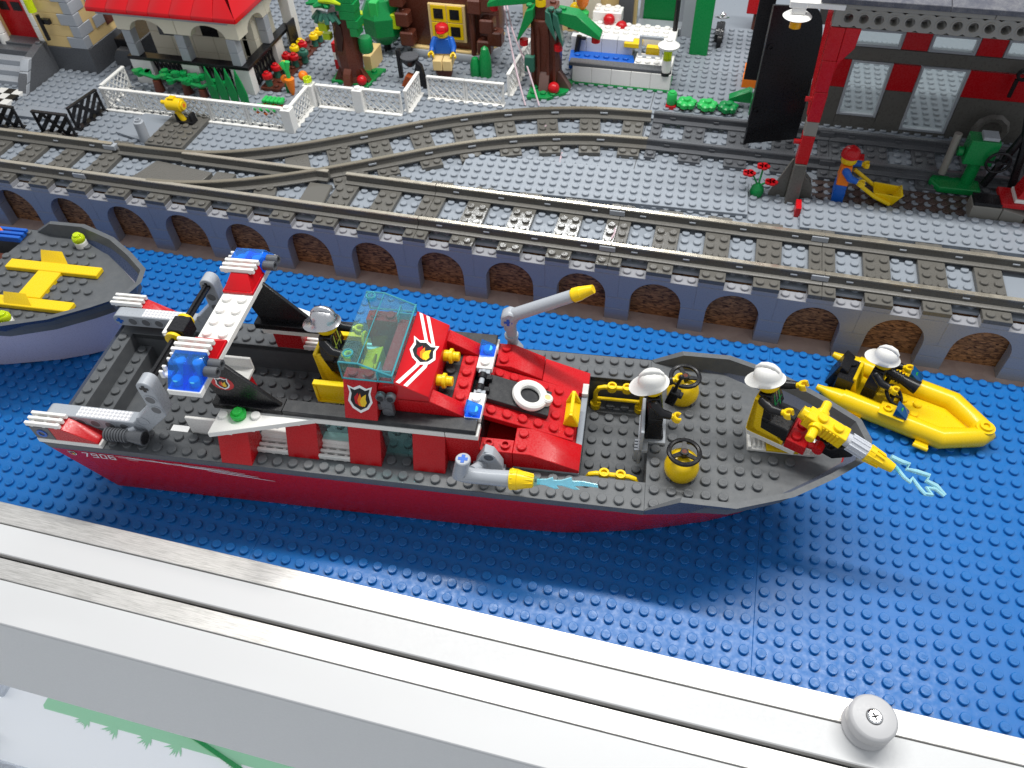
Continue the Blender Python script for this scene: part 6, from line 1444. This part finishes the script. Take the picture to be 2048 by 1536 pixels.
# back wall y=51.5
yb=51.5
def wall(x0,x1,z0,z1,m,name): O(name,G().box(x0+.01,x1-.01,yb,yb+.6,z0+.01,z1-.01).bevel(.02),m,sh)
wall(-.2,3.5,GZ,9.0,'old_grey','grey_wall_brick'); wall(7.0,9.3,GZ,9.1,'old_grey','grey_wall_brick'); wall(13.2,24,GZ,9.1,'old_grey','grey_wall_brick')
wall(1.4,3.5,9.0,11.55,'red','red_wall_brick'); wall(6.95,9.2,9.1,11.5,'red','red_wall_brick'); wall(13.1,24,9.1,11.5,'red','red_wall_brick')
wall(-.2,24,11.6,12.75,'old_grey','grey_wall_band')
wall(7.1,9.2,12.8,14.3,'red','red_wall_brick'); wall(13.0,15.05,12.8,14.3,'red','red_wall_brick')
wall(-.2,24,14.35,19.3,'old_grey','grey_wall_band')
wall(3.5,7.0,GZ,6.4,'old_grey','grey_wall_brick'); wall(9.3,13.2,GZ,5.5,'old_grey','grey_wall_brick')
for x0,x1,z0,z1 in ((3.52,6.95,6.42,11.55),(9.25,13.15,5.5,11.55),(2.8,7.05,12.8,14.3),(9.25,12.95,12.8,14.3),(15.1,19,12.8,14.3)):
    o=O('window_frame',G().box(x0,x0+.22,yb-.05,yb+.5,z0,z1).box(x1-.22,x1,yb-.05,yb+.5,z0,z1).box(x0+.22,x1-.22,yb-.05,yb+.5,z0,z0+.22).box(x0+.22,x1-.22,yb-.05,yb+.5,z1-.18,z1).bevel(.03),'light_grey',sh)
    O('pane',G().box(x0+.22,x1-.22,yb+.2,yb+.24,z0+.2,z1-.2),'clear_pane',o)
# open black door
dp=[(-4.42,45.5),( .1,47.2)]
dx,dy=dp[1][0]-dp[0][0],dp[1][1]-dp[0][1]; Ld=math.hypot(dx,dy); da=math.atan2(dy,dx)
dz0=6.0
g=G(); g.M=Matrix.Translation((dp[0][0],dp[0][1],0))@Matrix.Rotation(da,4,'Z')
pts=[(0,dz0),(Ld-.25,dz0),(Ld,dz0+.2),(Ld,13.5)]
for k in range(1,9):
    a=math.pi/2*k/8; pts.append((Ld-1.6+1.6*math.cos(a),13.5+4.3*math.sin(a)))
pts+=[(0,18.2)]
g.prism(pts,'xz',-.12,.12).bevel(.03)
g.box(-.0,.12,-.2,-.12,dz0,18.2); 
do=O('shed_door',g,'black',sh)
g=G(); g.M=Matrix.Translation((dp[0][0],dp[0][1],0))@Matrix.Rotation(da,4,'Z'); 
for z in (9.2,14.8,): g.ring((.5,-.14,z),(.5,-.22,z),.3,.16,n=14)
O('door_boss',g,'black',do)
O('shed_door',G().box(-5.3,-3.9,52.0,52.3,8.6,17.5).bevel(.04),'black',sh)
M_=None
# lamp on the roof corner
t=T('white_roof_lamp','white round lamp shade with a yellow bulb hanging off the shed roof corner','lamp',(-3.0,38.6,20.35))
O('lamp_shade',G().lathe([(.95,0),(1.0,.06),(.8,.22),(.5,.3)],(0,0,0),28),'white',t); O('bulb',G().cyl((0,0,-.72),(0,0,0),.40,n=18,ch=.08),'trans_orange',t); O('lamp_bracket',G().box(-.45,.45,-.4,.4,.3,.75).box(.4,3.0,-.3,.3,.75,1.15).box(-.7,.5,-.45,.45,.75,1.2).bevel(.05),'white',t)
# drill press, worker, wheelbarrow
t=T('green_drill_press','green toy drill press with a black wheel inside the engine shed','drill press',(14.0,42.4,GZ))
O('press_base',G().prism([(-2.9,.8),(-2.2,-.2),(1.0,-.2),(1.0,1.3),(-1.6,1.9),(-2.6,1.6)],'xy',.3,.85).bevel(.06),'green',t); O('press_post',G().cyl((0,1.0,.8),(0,1.0,3.4),.5,n=16),'green',t); O('press_head',G().box(-1.2,1.0,.2,1.8,2.9,5.0).cyl((-1.25,1.0,3.6),(-1.7,1.0,3.6),.4,n=14).bevel(.06),'green',t); O('press_top',G().box(-.4,.8,.4,1.6,5.02,5.3).bevel(.03),'light_grey',t)
O('press_wheel',G().torus((0,0,0),.85,.12,'y',n=28).cyl((0,-.2,0),(0,.2,0),.25,n=12).box(-.8,.8,-.06,.06,-.08,.08).box(-.08,.08,-.06,.06,-.8,.8),'black',t,(1.2,-.2,3.6)); O('grey_pipe',G().cyl((-2.1,1.0,1.4),(-2.1,1.2,5.0),.3,n=14),'old_grey_light',t)
figure('toy worker in a red hard hat and orange vest pushing the yellow wheelbarrow',(3.8,40.3,GZ-.2),rad(-5),'stand',leg='bright_blue',torso='orange',arm='bright_blue',hat='hard',hatm='red',arms=(45,60),face=False)
t=T('yellow_wheelbarrow','yellow toy wheelbarrow with a black wheel in front of the worker','wheelbarrow',(7.4,40.2,GZ+.3))
g=G(); g.hexa([(-.9,-.6,.4),(.5,-.6,-.1),(.5,.6,-.1),(-.9,.6,.4)],[(-1.3,-.9,1.3),(.9,-.9,1.0),(.9,.9,1.0),(-1.3,.9,1.3)]) ; O('barrow_tray',G().hexa([(-.9,-.6,.5),(.6,-.6,.0),(.6,.6,.0),(-.9,.6,.5)],[(-.9,-.62,.62),(.6,-.62,.12),(.6,.62,.12),(-.9,.62,.62)]).hexa([(.5,-.7,.0),(.65,-.7,.0),(.65,.7,.0),(.5,.7,.0)],[(1.1,-.8,1.1),(1.25,-.8,1.1),(1.25,.8,1.1),(1.1,.8,1.1)]).hexa([(-.9,-.7,.5),(.6,-.7,.0),(.6,-.55,.0),(-.9,-.55,.5)],[(-1.0,-.85,1.1),(1.1,-.85,.95),(1.1,-.7,.95),(-1.0,-.7,1.1)]).hexa([(-.9,.55,.5),(.6,.55,.0),(.6,.7,.0),(-.9,.7,.5)],[(-1.0,.7,1.1),(1.1,.7,.95),(1.1,.85,.95),(-1.0,.85,1.1)]).bevel(.03),'yellow',t)
O('barrow_handle',G().tube([(.4,-.85,.2),(-1.0,-.85,.8),(-2.8,-.85,2.0)],.17,8).tube([(.4,.85,.2),(-1.0,.85,.8),(-2.8,.85,2.0)],.17,8),'yellow',t); O('barrow_wheel',G().cyl((.5,-.25,-.0),(.5,.25,-.0),.45,n=18),'black',t)
# black spiral and red tool stand at the right edge
t=T('black_crane_arm','black toy crane arm leaning inside the shed at the right edge','crane',(15.8,42.0,GZ)); O('arm_beam',G().tube([(-.6,1,1),(.6,1.2,5.5),(1.4,1.3,9)],.32,8).tube([(1.6,.6,0),(1.0,1,4.5),(-.2,1.3,8.8)],.32,8),'black',t)
t=T('grey_base_block','grey brick block with a red slope and red plate at the right edge','block',(13.9,39.3,GZ)); O('grey_block',G().box(0,2.2,0,1.6,0,1.3).bevel(.04),'old_grey_light',t); O('grey_block',G().prism([(2.25,.2),(4,.2),(4,.9),(2.25,1.3)],'xz',0,1.5).bevel(.04),'old_grey_light',t); O('red_plate',G().box(2.0,6,.2,2.6,1.32,1.7).bevel(.03),'red',t); O('red_slope',G().prism([(3.0,2.05),(3.6,4.6),(6,4.6),(6,2.05)],'xz',.5,2.2).bevel(.04),'red',t); O('white_strip',G().box(2.9,6,.4,2.3,1.72,2.03).bevel(.03),'white',t); O('black_plate',G().box(0.05,2.1,.1,1.5,1.32,1.6),'black',t)
t=T('dark_spiral_gear','dark grey toy gear wheel and wrench on the shed wall','tool',(16.4,50.6,8.0)); O('gear',G().torus((0,0,-1.2),1.2,.35,'y',n=10,m=5),'old_grey',t); O('wrench',G().ring((.6,0,3.9),(.6,.2,3.9),.55,.3,n=14).box(.1,.4,0,.2,1.9,3.5),'black',t)
t=T('red_tab','small red tab between the shed column foot and the narrow grey plate','tab',(.55,37.2,GZ)); O('tab_body',G().box(-.2,.25,-.5,.8,0,.9).bevel(.04),'red',t)
